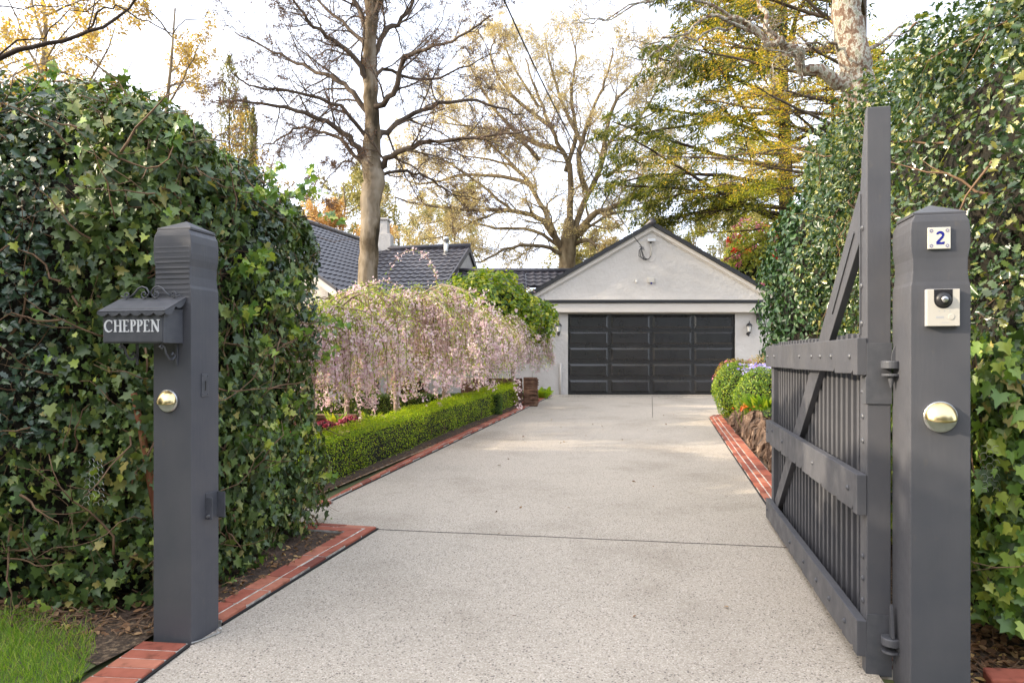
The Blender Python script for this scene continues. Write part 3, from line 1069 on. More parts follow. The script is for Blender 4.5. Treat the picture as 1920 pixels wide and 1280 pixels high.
# number tile
t_ = thing('number_tile', 'square cream ceramic tile with a blue number 2 on the right post', 'house number', loc2(RP, .062, -.001, 1.846), GY)
tw = .084
MB().box(0, tw, -.008, 0, 0, tw * 1.04).build('tile', M['cream_enamel'], t_, bevel=.002)
b = MB()
y0, y1 = -.0086, -.0079
arc(b, tw * .53, tw * .66, tw * .135, tw * .135, 165, -35, .007, .011, y0, y1, 14)
stroke(b, (tw * .645, tw * .585), (tw * .385, tw * .285), .0095, y0 - .0001, y1)
stroke(b, (tw * .37, tw * .27), (tw * .70, tw * .27), .0095, y0 - .0002, y1)
stroke(b, (tw * .69, tw * .26), (tw * .70, tw * .34), .005, y0 - .0003, y1)
for cx, cz in ((.15, .15), (.85, .15), (.15, .88), (.85, .88)):
    for k in range(8):
        a = k * math.pi / 4
        stroke(b, (tw * cx + .0035 * math.cos(a), tw * cz + .0035 * math.sin(a)), (tw * cx + .0072 * math.cos(a), tw * cz + .0072 * math.sin(a)), .0017, y0 - .0001 * k, y1)
b.build('digit', M['blue_ink'], t_)

# intercom
t_ = thing('intercom', 'pale video intercom with a dark camera dome on the right post', 'intercom', loc2(RP, .052, -.001, 1.532), GY)
iw, ih = .122, .150
b = MB()
b.box(0, iw, -.020, 0, 0, ih)
b.build('housing', M['grey_plastic'], t_, bevel=.002)
MB().box(.003, iw - .001, -.0225, -.0202, .001, ih - .001).build('faceplate', M['white_plastic'], t_, bevel=.0008)
b = MB()
cx, cz, rr_ = iw * .50, ih * .70, .034
pl = [(cx - rr_, ih - .0015), (cx - rr_, cz)] + [(cx - rr_ * math.cos(a), cz - rr_ * math.sin(a)) for a in [math.pi * i / 16 for i in range(1, 16)]] + [(cx + rr_, cz), (cx + rr_, ih - .0015)]
b.prism(pl, lambda x, z: (x, -.0232, z), lambda x, z: (x, -.0226, z))
b.build('camera_panel', M['dark_glass'], t_)
Mx = Matrix.Translation((cx, -.0233, cz + .002)) @ Matrix.Rotation(math.radians(90), 4, 'X')
o = MB().lathe([(.030, 0), (.029, .005), (.024, .011), (.015, .015), (.006, .0165), (.001, .0168)], Mx, 28).build('camera_dome', M['black'], t_, smooth=True)
MB().lathe([(.013, .0150), (.012, .019), (.008, .021), (.001, .022)], Mx, 20).build('lens', M['steel'], o, smooth=True)
b = MB()
b.box(iw * .28, iw * .52, -.0229, -.0226, ih * .21, ih * .27)
b.box(iw * .45, iw * .66, -.0229, -.0226, ih * .09, ih * .105)
for k in (.36, .52, .68):
    b.box(iw * k, iw * k + .004, -.0229, -.0226, ih * .39, ih * .42)
b.build('button_marks', M['grey_plastic'], t_)
for c in t_.children:
    if c.name.startswith('button'): c.name = 'speaker_mark'
o = MB().lathe([(.012, 0), (.012, .0012), (.0105, .0016)], Matrix.Translation((iw * .74, -.0226, ih * .25)) @ Matrix.Rotation(math.radians(90), 4, 'X'), 20).build('call_button', M['white_plastic'], t_)

# ------------------------------------------------------------------ the gate
# local x runs along the open leaf away from the hinge, local y faces the drive, z up
GA = math.radians(90 - 12.3)
gate = thing('driveway_gate', 'open grey timber driveway gate with pickets, three rails and a tall hinge post', 'gate', (1.575, 3.03, 0), GA)
GL = 2.67
b = MB()
top = [(0, .085), (.105, .085), (.105, 2.0), (.105, 2.16), (.100, 2.20), (.088, 2.235), (.090, 2.27), (.072, 2.34), (.05, 2.42), (.028, 2.49), (.018, 2.505), (0, 2.505)]
b.prism(top, lambda x, z: (x, -.098, z), lambda x, z: (x, 0, z))
b.build('hinge_stile', M['paint'], gate, bevel=.004)
b = MB()
b.box(GL - .10, GL, -.098, 0, .09, 1.50)
b.build('end_stile', M['paint'], gate, bevel=.004)


def rail(z0, z1, nicks, seed):
    rr = random.Random(seed)
    pts = [(-.004, z0), ]
    x = .06
    bot = []
    while x < GL - .05:
        if rr.random() < nicks:
            d = rr.uniform(.006, .028)
            bot += [(x, z0), (x + .004, z0 + d), (x + rr.uniform(.02, .07), z0 + d * .3)]
            x += .12
        x += rr.uniform(.05, .22)
    pts += bot + [(GL + .02, z0), (GL + .02, z1), (-.004, z1)]
    b = MB()
    b.prism(pts, lambda x, z: (x, .001, z), lambda x, z: (x, .042, z))
    return b.build('rail', M['paint'], gate, bevel=.003)


rail(1.317, 1.482, .35, 3)
rail(.695, .875, .6, 8)
rail(.07, .228, .5, 12)
b = MB()
a, c = Vector((.09, 2.04)), Vector((2.47, .215))
d = (c - a).normalized(); nn_ = Vector((-d.y, d.x)) * .055
b.prism([tuple(p) for p in (a + nn_ + Vector((-.0, .08)), a - nn_ + Vector((0, -.02)), c - nn_, c + nn_)], lambda x, z: (x, -.036, z), lambda x, z: (x, -.001, z))
b.build('brace', M['paint'], gate, bevel=.003)
pk = None
npk = 24
for i in range(npk):
    x = .175 + i * (GL - .10 - .175 - .05) / (npk - 1)
    if pk is None:
        b = MB()
        b.box(-.0175, .0175, -.125, -.034, .105, 1.512)
        pk = b.build('picket', M['paint'], gate, bevel=.002, seg=1)
        pk.location = (x, 0, 0)
    else:
        q = pk.copy()
        C.objects.link(q)
        q.parent = gate
        q.location = (x, 0, rnd.uniform(-.006, .006))
# bolts
bolt = None
spots = []
for x in (.11, .46, .70, .92, 1.28, 2.25, 2.58):
    spots.append((x, .042, 1.40))
for x in (.14, .9, 1.9, 2.35, 2.6):
    spots.append((x, .042, .79 if x != 2.35 else .82))
for x in (.2, .5, .8, 1.15, 1.6, 2.6):
    spots.append((x, .042, .15))
for z in (.42, .52, .62):
    spots.append((.055, 0, z - .12))
for z in (1.02, 1.13, 1.24):
    spots.append((.055, 0, z))
spots += [(.06, 0, 1.98), (.075, 0, 1.72), (.07, 0, 2.0 - .45)]
for (x, y, z) in spots:
    if bolt is None:
        bolt = MB().lathe([(.013, -.002), (.013, .003), (.010, .007), (.004, .011)], Matrix.Rotation(math.radians(-90), 4, 'X'), 10).build('bolt', M['iron'], gate, smooth=False)
        q = bolt
    else:
        q = bolt.copy()
        C.objects.link(q)
        q.parent = gate
    q.location = (x, y, z)
# straps: one along the tall stile, one along the brace
MB().box(.085, .098, .0005, .006, 1.50, 2.14).build('strap', M['iron'], gate, bevel=.001)
b = MB()
a2, c2 = Vector((.20, 1.985)), Vector((.62, 1.63))
stroke(b, a2, c2, .014, .0, .005)
b.build('strap', M['iron'], gate)


def hinge(z, flip):
    b = MB()
    # leaf folded round the stile end
    b.box(-.007, -.001, -.100, .002, z - .17, z + .10)
    b.box(-.0065, .05, .0015, .006, z - .17, z - .05)
    o = b.build('hinge_leaf', M['iron'], gate, bevel=.001)
    b = MB()
    cx, cy = -.045, -.085
    b.lathe([(.040, 0), (.040, .030), (.037, .033)], Matrix.Translation((cx, cy, z - .012)), 24)
    b.lathe([(.038, 0), (.038, .010)], Matrix.Translation((cx, cy, z - .045)), 24)
    b.box(cx - .01, .0, cy - .03, cy + .03, z - .010, z + .018)
    if flip:
        b.prism([(-.03, 0), (.01, 0), (.004, .13), (-.006, .145), (-.012, .12)], lambda x, zz: (cx + x, cy - .006, z + .022 + zz), lambda x, zz: (cx + x, cy + .006, z + .022 + zz))
    else:
        b.lathe([(.014, 0), (.012, -.02), (.004, -.05)][::-1], Matrix.Translation((cx, cy, z - .046)), 14)
    b.build('knuckle', M['iron'], gate, bevel=.0015)
    # gusset and plate to the post
    b = MB()
    pts = [(0, 0)] + [(-.0 - .085 * math.sin(t), .115 - .095 * math.cos(t)) for t in [i * math.pi / 2 / 8 for i in range(9)]][::-1]
    pts = [(-.015, 0), (-.095, 0), (-.095, .012)] + [(-.095 + .08 * (1 - math.cos(t)), .012 + .095 * math.sin(t)) for t in [i * math.pi / 2 / 8 for i in range(1, 9)]] + [(-.005, .115), (-.005, 0)]
    s = -1 if flip else 1
    b.prism([(yv, zz) for yv, zz in pts], lambda yv, zz: (cx + .01 + 0, cy - .005 + (yv + .095) * -1 - .0, z + s * (.022 + zz) * (1 if s > 0 else 1) - (0 if s > 0 else .01)),
            lambda yv, zz: (cx + .018, cy - .005 + (yv + .095) * -1, z + s * (.022 + zz) - (0 if s > 0 else .01)))
    b.box(cx - .03, cx + .05, -.1205 - .055, -.1205 - .050 + .002, z - .10, z + .16)
    b.build('hinge_bracket', M['iron'], gate, bevel=.001)


hinge(1.36, False)
hinge(.16, True)

# ------------------------------------------------------------------ garage
GX, GYY, GZ = 4.006, 19.6, gz(19.6)
HW, EV, AP = 3.42, 2.95, 4.92
gar = thing('garage', 'pale rendered garage with a gabled dark tile roof at the end of the driveway', 'garage', (GX, GYY, GZ))
DW, DH = 2.40, 2.32
b = MB()
th = .18
# front wall with a door opening
b.prism([(-HW, -.05), (-DW, -.05), (-DW, DH), (DW, DH), (DW, -.05), (HW, -.05), (HW, EV), (0, AP - .12), (-HW, EV)], lambda x, z: (x, 0, z), lambda x, z: (x, th, z))
b.box(-HW, -HW + th, th + .002, 7, -.05, EV)
b.box(HW - th, HW, th + .002, 7, -.05, EV)
b.box(-HW, HW, 7.002, 7.18, -.05, EV)
b.build('wall', M['render'], gar)
sl = math.atan2(AP - EV, HW)


def tiled_roof(b, w, l, prof=.028, cw=.23, rh=.28, step=.025):
    """interlocking tiles over a w x l rectangle: x across, y up the slope, z out"""
    nc = int(w / cw * 8)
    rows = int(math.ceil(l / rh))
    for rI in range(rows):
        y0 = rI * rh
        y1 = min(l, y0 + rh + .02)
        vs = []
        for i in range(nc + 1):
            x = w * i / nc
            u = (x / cw) % 1.0
            z = prof * (0.5 + 0.5 * math.cos(2 * math.pi * u)) ** 1.6
            vs += [(x, y0, z - .012), (x, y0, z + step), (x, y1, z + step * (1 - (y1 - y0) / rh) if y1 < l else z)]
        fs = []
        for i in range(nc):
            k = i * 3
            fs += [(k, k + 3, k + 4, k + 1), (k + 1, k + 4, k + 5, k + 2)]
        b.add(vs, fs)


def roof_plane(p_eave0, p_eave1, up, name, parent, l):
    """tiles from the eave line p0->p1, climbing along the unit vector up for length l"""
    p0, p1 = Vector(p_eave0), Vector(p_eave1)
    x = (p1 - p0); w = x.length; x.normalize()
    u = Vector(up).normalized()
    n = x.cross(u)
    if n.z < 0: n = -n
    Mx = Matrix(((x.x, u.x, n.x, p0.x), (x.y, u.y, n.y, p0.y), (x.z, u.z, n.z, p0.z), (0, 0, 0, 1)))
    b = MB(); b.M = Mx
    tiled_roof(b, w, l)
    b.box(0, w, 0, l, -.05, -.016)
    return b.build(name, M['roof_tile'], parent)


eo = .18
ll_ = math.hypot(HW + eo, (HW + eo) * math.tan(sl))
zr = AP - .02
for s in (-1, 1):
    ex = s * (HW + eo)
    ez = zr - (HW + eo) * math.tan(sl)
    roof_plane((ex, -.10, ez), (ex, 7.3, ez), (-s * math.cos(sl), 0, math.sin(sl)), 'roof', gar, ll_)
# barge: stepped verge tiles and cream mould under them
for s in (-1, 1):
    b = MB()
    nT = 13
    for i in range(nT):
        t0, t1 = i / nT, (i + 1) / nT
        xa, xb = s * (HW + eo) * (1 - t0), s * (HW + eo) * (1 - t1)
        za, zb2 = zr - abs(xa) * math.tan(sl), zr - abs(xb) * math.tan(sl)
        b.prism([(xa, za - .075), (xb, zb2 - .075), (xb, zb2 + .032), (xa, za + .062)], lambda x, z: (x, -.145, z), lambda x, z: (x, -.104, z))
    b.build('verge', M['black'], gar)
    b = MB()
    xa = s * (HW + eo * .6); za = zr - abs(xa) * math.tan(sl)
    b.prism([(xa, za - .20), (0, zr - .20), (0, zr - .08), (xa, za - .08)], lambda x, z: (x, -.075, z), lambda x, z: (x, -.002, z))
    b.prism([(xa, za - .235), (0, zr - .235), (0, zr - .203), (xa, za - .203)], lambda x, z: (x, -.035, z), lambda x, z: (x, -.002, z))
    b.build('barge_trim', M['trim'], gar)
b = MB()
b.tube([(0, -.16, zr + .03), (0, 7.3, zr + .03)], .10, 10)
b.build('ridge', M['roof_tile'], gar, smooth=True)
# beam over the door
b = MB()
b.box(-3.0, 3.0, -.20, -.002, 2.35, 2.615)
b.build('beam', M['trim'], gar, bevel=.01)
b = MB()
b.box(-3.10, 3.12, -.25, -.0015, 2.617, 2.70)
b.box(-3.09, -3.003, -.22, -.0015, 2.10, 2.6165)
b.box(3.003, 3.09, -.22, -.0015, 2.06, 2.6165)
b.build('flashing', M['black'], gar, bevel=.008)
b = MB()
b.box(-3.08, 3.10, -.235, -.002, 2.702, 2.722)
b.build('ledge', M['trim'], gar)
# sectional door
door = MB()
pw, ph = 2 * DW / 4, DH / 5
for r_ in range(5):
    door.box(-DW + .012, DW - .012, .060, .10, r_ * ph + .003, (r_ + 1) * ph - .003)
door = door.build('door', M['black_door'], gar, bevel=.004)
b = MB()
for r_ in range(5):
    for c_ in range(4):
        x0, x1 = -DW + c_ * pw + .055, -DW + (c_ + 1) * pw - .055
        z0, z1 = r_ * ph + .065, (r_ + 1) * ph - .06
        e1, e2 = .022, .05
        # a raised moulding frame and a raised field
        def ringf(i0, i1, ya, yb_):
            a_ = [(x0 + i0, z0 + i0), (x1 - i0, z0 + i0), (x1 - i0, z1 - i0), (x0 + i0, z1 - i0)]
            c__ = [(x0 + i1, z0 + i1), (x1 - i1, z0 + i1), (x1 - i1, z1 - i1), (x0 + i1, z1 - i1)]
            vs = [(p[0], ya, p[1]) for p in a_] + [(p[0], yb_, p[1]) for p in c__]
            b.add(vs, [(k, (k + 1) % 4, 4 + (k + 1) % 4, 4 + k) for k in range(4)])
        ringf(-.012, 0.0, .0595, .052)
        ringf(0.0, .006, .052, .057)
        ringf(.006, .040, .057, .036)
        x0_, x1_, z0_, z1_ = x0 + .040, x1 - .040, z0 + .040, z1 - .040
        b.add([(x0_, .036, z0_), (x1_, .036, z0_), (x1_, .036, z1_), (x0_, .036, z1_)], [(0, 1, 2, 3)])
b.build('door_panels', M['black_door'], door)
for c in door.children: c.name = 'raised_panel'
b = MB()
b.tube([(-2.62, -.05, 0), (-2.62, -.05, .45), (-2.62, -.05, .9)], .028, 8)
b.build('drain_pipe', M['trim'], gar, smooth=True)
b = MB()
b.box(-DW, -DW + .010, .02, .12, 0, DH)
b.box(DW - .010, DW, .02, .12, 0, DH)
b.box(-DW, DW, .03, .12, DH - .012, DH)
b.build('door_frame', M['black'], gar)


def at_g(px, py, off=0.0):
    p = at(px, py, GYY + off)
    return p


def lantern(px, label):
    root = thing('wall_lantern', label, 'lantern', at_g(px, 622, -.0), 0, 'lanterns beside the garage door')
    b = MB()
    b.lathe([(.045, 0), (.04, .012), (.02, .018)], Matrix.Translation((0, 0, -.06)) @ Matrix.Rotation(math.radians(90), 4, 'X'), 16)
    b.tube([(0, -.01, -.06), (0, -.06, -.12), (0, -.12, -.10), (0, -.13, -.04)], .012, 8)
    b.build('arm', M['black'], root, smooth=True)
    Mx = Matrix.Translation((0, -.13, 0))
    MB().lathe([(.012, -.06), (.05, -.03), (.055, -.01), (.03, 0)], Mx, 6).build('base', M['black'], root)
    MB().lathe([(.042, 0), (.066, .16), (.06, .165)], Mx, 6).build('glass', M['glass'], root)
    b = MB()
    for k in range(6):
        a = k * math.pi / 3
        b.tube([(.045 * math.cos(a), -.13 + .045 * math.sin(a), 0), (.070 * math.cos(a), -.13 + .070 * math.sin(a), .165)], .005, 4)
    b.lathe([(.098, .162), (.095, .175), (.05, .235), (.02, .25), (.012, .275), (.02, .29), (.004, .31)], Mx, 6)
    b.build('cage', M['black'], root)


lantern(1047, 'black wall lantern left of the garage door behind the blossom')
lantern(1402, 'black wall lantern right of the garage door')
# gable fittings
t_ = thing('floodlight', 'small grey floodlight under the peak of the garage gable', 'floodlight', at_g(1220, 455, -.0))
b = MB(); b.box(-.11, .11, -.13, -.04, .02, .10); b.box(-.10, .10, -.16, -.131, .01, .05)
b.build('head', M['steel'], t_, bevel=.01)
MB().box(-.02, .02, -.04, 0, -.02, .06).build('mount', M['iron'], t_)
t_ = thing('mains_box', 'white meter box with a blue lens under it on the gable', 'electrical box', at_g(1221, 526, -.0))
MB().box(-.10, .08, -.07, 0, -.06, .08).build('case', M['white_plastic'], t_, bevel=.008)
MB().box(.085, .105, -.05, 0, -.05, .07).build('side_plate', M['white_plastic'], t_, bevel=.004)
MB().lathe([(.025, 0), (.03, -.02), (.012, -.045)][::-1], Matrix.Translation((-.005, -.04, -.061)), 14).build('lens', M['blue_ink'], t_, smooth=True)
t_ = thing('motion_sensor', 'small cream sensor on the gable left of the white box', 'sensor', at_g(1193, 527, -.0))
MB().box(-.035, .035, -.03, 0, -.055, .055).build('housing', M['cream_enamel'], t_, bevel=.012)
MB().lathe([(.024, 0), (.018, .014), (.004, .018)], Matrix.Translation((0, -.031, -.01)) @ Matrix.Rotation(math.radians(90), 4, 'X'), 14).build('lens', M['glass'], t_, smooth=True)
# power cable to the gable
cable = MB()
pA, pB = at_g(1203, 462, -.25), Vector((-3.55, -12.0, 9.6))
p_mid = at(945, 0, 9.0)
pts = []
for i in range(41):
    t = i / 40
    # quadratic through pA, p_mid, pB
    tm = .35
    ctrl = (p_mid - pA * (1 - tm) ** 2 - pB * tm ** 2) / (2 * tm * (1 - tm))
    pts.append(pA * (1 - t) ** 2 + ctrl * 2 * t * (1 - t) + pB * t ** 2)
cable.tube(pts, .012, 6)
cb = cable.build('power_cable', M['black'], smooth=True)
tag(cb, 'black overhead power cable sloping down across the sky to the garage gable', 'cable')
t_ = thing('cable_hook', 'bundle of cable loops and a pale conduit where the power cable meets the gable', 'cable fitting', at_g(1210, 475, 0))
b = MB()
o0 = Vector(at_g(1210, 475, 0))


def rel(px, py, off): return Vector(at_g(px, py, off)) - o0


for dx, sag in ((0, 0), (4, 3), (-3, 2), (6, -2)):
    b.tube([rel(1203, 463, -.22), rel(1200 + dx * .6, 470, -.2), rel(1201 + dx, 480, -.15), rel(1208 + dx * .4, 486 + sag * .5, -.10), rel(1216, 486, -.06), rel(1220, 480, -.03)], .010, 6)
b.build('cable_loop', M['black'], t_, smooth=True)
b = MB(); b.tube([rel(1220, 480, -.03), rel(1221, 470, -.03), rel(1220.5, 459, -.03)], .018, 8)
b.build('conduit', M['white_plastic'], t_, smooth=True)
b = MB(); b.lathe([(.13, 0), (.12, .012)], Matrix.Translation(rel(1221, 483, 0)) @ Matrix.Rotation(math.radians(90), 4, 'X'), 20)
b.build('wall_patch', M['render'], t_)
b = MB(); b.tube([rel(1199, 462, -.23), rel(1207, 464, -.2), rel(1203, 470, -.24)], .014, 6); b.tube([rel(1204, 465, -.2), rel(1208, 468, 0)], .012, 6)
b.build('hook', M['iron'], t_)

# ------------------------------------------------------------------ house
house = thing('house', 'pale rendered house with dark tiled roofs behind the blossom trees', 'house', (-4.0, 19.0, .3))
HO = Vector(house.location)


def hp(x, y, z): return Vector((x, y, z)) - HO


# B: ridge across the view
rB, eB = Vector((0, 22.2, 4.95)), Vector((0, 18.7, 2.9))
upB = (rB - eB); lB = upB.length
roof_plane(hp(-6.3, 18.7, 2.9), hp(-1.40, 18.7, 2.9), upB, 'roof', house, lB)
upB2 = Vector((0, -3.2, 2.05))
roof_plane(hp(-6.3, 25.4, 2.9), hp(-1.40, 25.4, 2.9), upB2, 'roof', house, upB2.length)
b = MB()
b.tube([hp(-6.3, 22.2, 4.99), hp(-1.36, 22.2, 4.99)], .085, 10)
b.build('ridge', M['roof_tile'], house, smooth=True)
b = MB()
b.prism([(19.1, .2), (19.1, 3.05), (22.2, 4.86), (25.0, 3.05), (25.0, .2)], lambda y, z: hp(-1.43, y, z), lambda y, z: hp(-1.60, y, z))
b.box(-6.0 - HO.x, -1.605 - HO.x, 19.1 - HO.y, 19.25 - HO.y, .2 - HO.z, 3.05 - HO.z)
b.build('wall', M['render'], house)
for ya, za in ((18.66, 2.86), (25.44, 2.86)):
    b = MB()
    yr = 22.2
    s = 1 if ya < yr else -1
    b.prism([(ya, za - .10), (yr, 4.90 - .10), (yr, 4.99), (ya, za + .07)], lambda y, z: hp(-1.40, y, z), lambda y, z: hp(-1.36, y, z))
    b.build('verge', M['roof_tile'], house)
# the cross wing stands square to the drive
pv = hp(-1.40, 22.2, 0)
RB = Matrix.Translation((pv.x, pv.y, 0)) @ Matrix.Rotation(math.radians(-12), 4, 'Z') @ Matrix.Translation((-pv.x, -pv.y, 0))
for c in house.children:
    c.matrix_basis = RB
# C: link roof between house and garage
upC = Vector((0, 1.9, 1.05))
roof_plane(hp(-2.2, 19.35, 2.98), hp(.42, 19.35, 2.98), upC, 'roof', house, upC.length)
roof_plane(hp(.425, 20.25, 3.477), hp(2.6, 20.25, 3.477), upC, 'roof', house, upC.length * .53)
b = MB()
b.tube([hp(-2.2, 21.25, 4.06), hp(2.4, 21.25, 4.06)], .08, 8)
b.build('ridge', M['roof_tile'], house, smooth=True)
b = MB()
b.box(-2.3 - HO.x, .58 - HO.x, 19.62 - HO.y, 19.8 - HO.y, .2 - HO.z, 3.0 - HO.z)
b.build('wall', M['render'], house)
# A: gable towards the drive, slope falling to the right
a16 = math.radians(16)
ga = Vector((math.sin(a16), math.cos(a16), 0)); na = Vector((math.cos(a16), -math.sin(a16), 0))
e0 = Vector((-4.0, 15.5, 2.9))
runA, riseA = 3.75, 2.6
upA = -na * runA + Vector((0, 0, riseA))
roof_plane(e0 - HO, e0 + ga * 8.5 - HO, upA, 'roof', house, upA.length)
e1 = e0 - na * 2 * runA
roof_plane(e1 - HO, e1 + ga * 8.5 - HO, na * runA + Vector((0, 0, riseA)), 'roof', house, upA.length)
rid = e0 + upA
b = MB()
b.tube([rid - HO + Vector((0, 0, .04)), rid + ga * 8.5 - HO + Vector((0, 0, .04))], .09, 10)
b.build('ridge', M['roof_tile'], house, smooth=True)
b = MB()


def pa(s_, d, z): return e0 - na * s_ + ga * d + Vector((0, 0, z - 2.9)) - HO


b.prism([(.35, .2), (.35, 3.05), (runA, 2.9 + riseA - .1), (2 * runA - .35, 3.05), (2 * runA - .35, .2)], lambda s_, z: pa(s_, .25, z), lambda s_, z: pa(s_, .42, z))
b.prism([(.43, .2), (.43, 2.98), (8.3, 2.98), (8.3, .2)], lambda d, z: pa(.35, d, z), lambda d, z: pa(.52, d, z))
b.build('wall', M['render'], house)
b = MB()
b.prism([(-.02, 2.72), (runA, 2.9 + riseA - .18), (runA, 2.9 + riseA - .03), (-.02, 2.88)], lambda s_, z: pa(s_, -.02, z), lambda s_, z: pa(s_, .03, z))
b.build('barge_trim', M['trim'], house)
b = MB()
b.prism([(-.02, 2.885), (runA, 2.9 + riseA - .025), (runA, 2.9 + riseA + .06), (-.02, 2.96)], lambda s_, z: pa(s_, -.03, z), lambda s_, z: pa(s_, .02, z))
b.build('verge', M['roof_tile'], house)
b = MB()
b.prism([(-.12, 2.80), (.0, 2.80), (.0, 2.90), (-.12, 2.90)], lambda s_, z: pa(s_, 0, z), lambda s_, z: pa(s_, 8.3, z))
b.build('gutter', M['iron'], house)
# chimney and flue
pc = at(712, 464, 23.0)
b = MB()
b.box(-.42, .42, -.3, .3, -.9, .42)
b.box(-.30, .30, -.24, .24, .42, .88)
b.box(-.34, .34, -.28, .28, .88, .95)
b.M = None
o = b.build('chimney', M['render'], house, bevel=.01)
o.location = pc - HO
pf = at(836.5, 470, 22.0)
b = MB()
b.tube([(0, 0, -.25), (0, 0, .28)], .075, 12)
b.lathe([(.095, .30), (.095, .42), (.08, .44)], None, 14)
b.tube([(0, 0, .28), (0, 0, .31)], .05, 8)
o = b.build('flue', M['steel'], house, smooth=True)
o.location = pf - HO
# window in the link wall and gable side
for (x0, x1, y, z0, z1) in ((-3.9, -2.5, 19.1, 1.2, 2.5), (-.9, .1, 19.62, 1.1, 2.3)):
    b = MB()
    b.box(x0 - HO.x, x1 - HO.x, y - .06 - HO.y, y - .003 - HO.y, z0 - HO.z, z0 + .06 - HO.z)
    b.box(x0 - HO.x, x1 - HO.x, y - .05 - HO.y, y - .003 - HO.y, z1 - .06 - HO.z, z1 - HO.z)
    for xx in (x0, (x0 + x1) / 2, x1 - .06):
        b.box(xx - HO.x, xx + .06 - HO.x, y - .045 - HO.y, y - .003 - HO.y, z0 + .061 - HO.z, z1 - .061 - HO.z)
    o = b.build('window', M['trim'], house)
    MB().box(x0 + .02 - HO.x, x1 - .02 - HO.x, y - .02 - HO.y, y - .005 - HO.y, z0 + .03 - HO.z, z1 - .03 - HO.z).build('pane', M['dark_glass'], o)


# ------------------------------------------------------------------ hedges
def rot_pts(P, N, org, a):
    c, s = math.cos(a), math.sin(a)
    Rm = np.array([[c, -s, 0], [s, c, 0], [0, 0, 1]])
    return P @ Rm.T + np.array(org), N @ Rm.T


def stems(name, P, N, n, rr, mat_, parent, L=(.25, .8), rad=(.003, .009), lift=.02, seed=3, tw=3):
    """wandering woody stems lying among the outer leaves"""
    rg = random.Random(seed)
    b = MB()
    idx = R.choice(len(P), n)
    for i in idx:
        p = Vector(P[i]) + Vector(N[i]) * lift
        nv = Vector(N[i]).normalized()
        d = Vector((rg.gauss(0, 1), rg.gauss(0, 1), rg.gauss(.5, .8)))
        d = (d - nv * d.dot(nv)).normalized()
        ln = rg.uniform(*L); k = 7
        r0 = rg.uniform(*rad)
        pts, rs = [p.copy()], [r0]
        for j in range(k):
            d = (d + Vector((rg.gauss(0, .28), rg.gauss(0, .28), rg.gauss(0, .28)))).normalized()
            p = p + d * ln / k
            pts.append(p.copy()); rs.append(r0 * (1 - .75 * (j + 1) / k))
            if rg.random() < .35 and j > 1:
                d2 = (d + Vector((rg.gauss(0, .8), rg.gauss(0, .8), rg.gauss(0, .8)))).normalized()
                b.tube([p, p + d2 * ln * .15, p + d2 * ln * .28 + Vector((0, 0, .02))], [rs[-1] * .7, rs[-1] * .5, rs[-1] * .2], 4)
        b.tube(pts, rs, 5)
    return b.build(name, mat_, parent, smooth=True)


# left ivy and holly hedge
HA = math.radians(-8)
ivyh = thing('ivy_hedge', 'tall dark hedge of ivy and holly behind the left gate post', 'hedge', (-1.80, 3.62, 0), HA)
lo, hi = (-5.0, 0, 0), (0, 2.2, 3.10)
c_ = core_box('shade_core', (-4.9, .24, 0), (-.22, 2.0, 2.85), .5, M['core'], ivyh, .10)
for v in c_.data.vertices:
    q_ = min(1, max(0, (v.co.x + 1.5) / 1.5)) * (.35 + .65 * min(1, max(0, v.co.y / 2.2)))
    v.co.z *= 1 - .25 * q_ ** 1.3
P, N = rbox(92000, lo, hi, .42, "XyZ", .13, 2.2, 1, .42, 1.15)
k = (P[:, 0] > -2.4)
P, N = P[k], N[k]
q_ = np.clip((P[:, 0] + 1.5) / 1.5, 0, 1) * (.35 + .65 * np.clip(P[:, 1] / 2.2, 0, 1))
P[:, 2] *= 1 - .21 * q_ ** 1.3
P[:, 0] += .04 * np.clip(1 - P[:, 2] / .7, 0, 1) * np.clip((P[:, 0] + .6) / .6, 0, 1)
zc = lump(P, 1.6, 9) + .5 * lump(P, 4.0, 19)
hol = ((P[:, 0] < -.75) & (P[:, 2] > .9) & (zc > .12)) | ((P[:, 1] > 1.0) & (P[:, 2] > 1.5) & (zc > -.35))
thin = R.uniform(size=len(P)) < np.where(lump(P, 3.0, 33) < -.28, .32, 1)
k1, k2 = ~hol & thin, hol & thin
leaves('ivy_foliage', P[k1], N[k1], IVY, (.022, .080), M['ivy'], ivyh, jit=.75, up=.25, droop=1.0, spin=.55)
leaves('holly_foliage', P[k2], N[k2], HOLLY, (.032, .065), M['holly'], ivyh, jit=1.0, up=.35, droop=.1, spin=1.0)
# fresh lime tips and long stray shoots on top and at the foot
kk = R.uniform(size=len(P)) < np.where((P[:, 2] > 2.6) | (P[:, 2] < 1.0), .10, .03)
kk &= R.uniform(size=len(P)) < .5 + .5 * np.sign(lump(P, 5, 7))
leaves('fresh_ivy_foliage', P[kk] + N[kk] * .05, N[kk], IVY, (.022, .055), M['ivy_far'], ivyh, jit=.9, droop=.6)
stems('hedge_branches', P, N, 900, rnd, M['stem'], ivyh, (.15, .7), (.002, .009), .005, 5)
for c in ivyh.children:
    if c.name.startswith('hedge_branches'): c.name = 'branchwork'
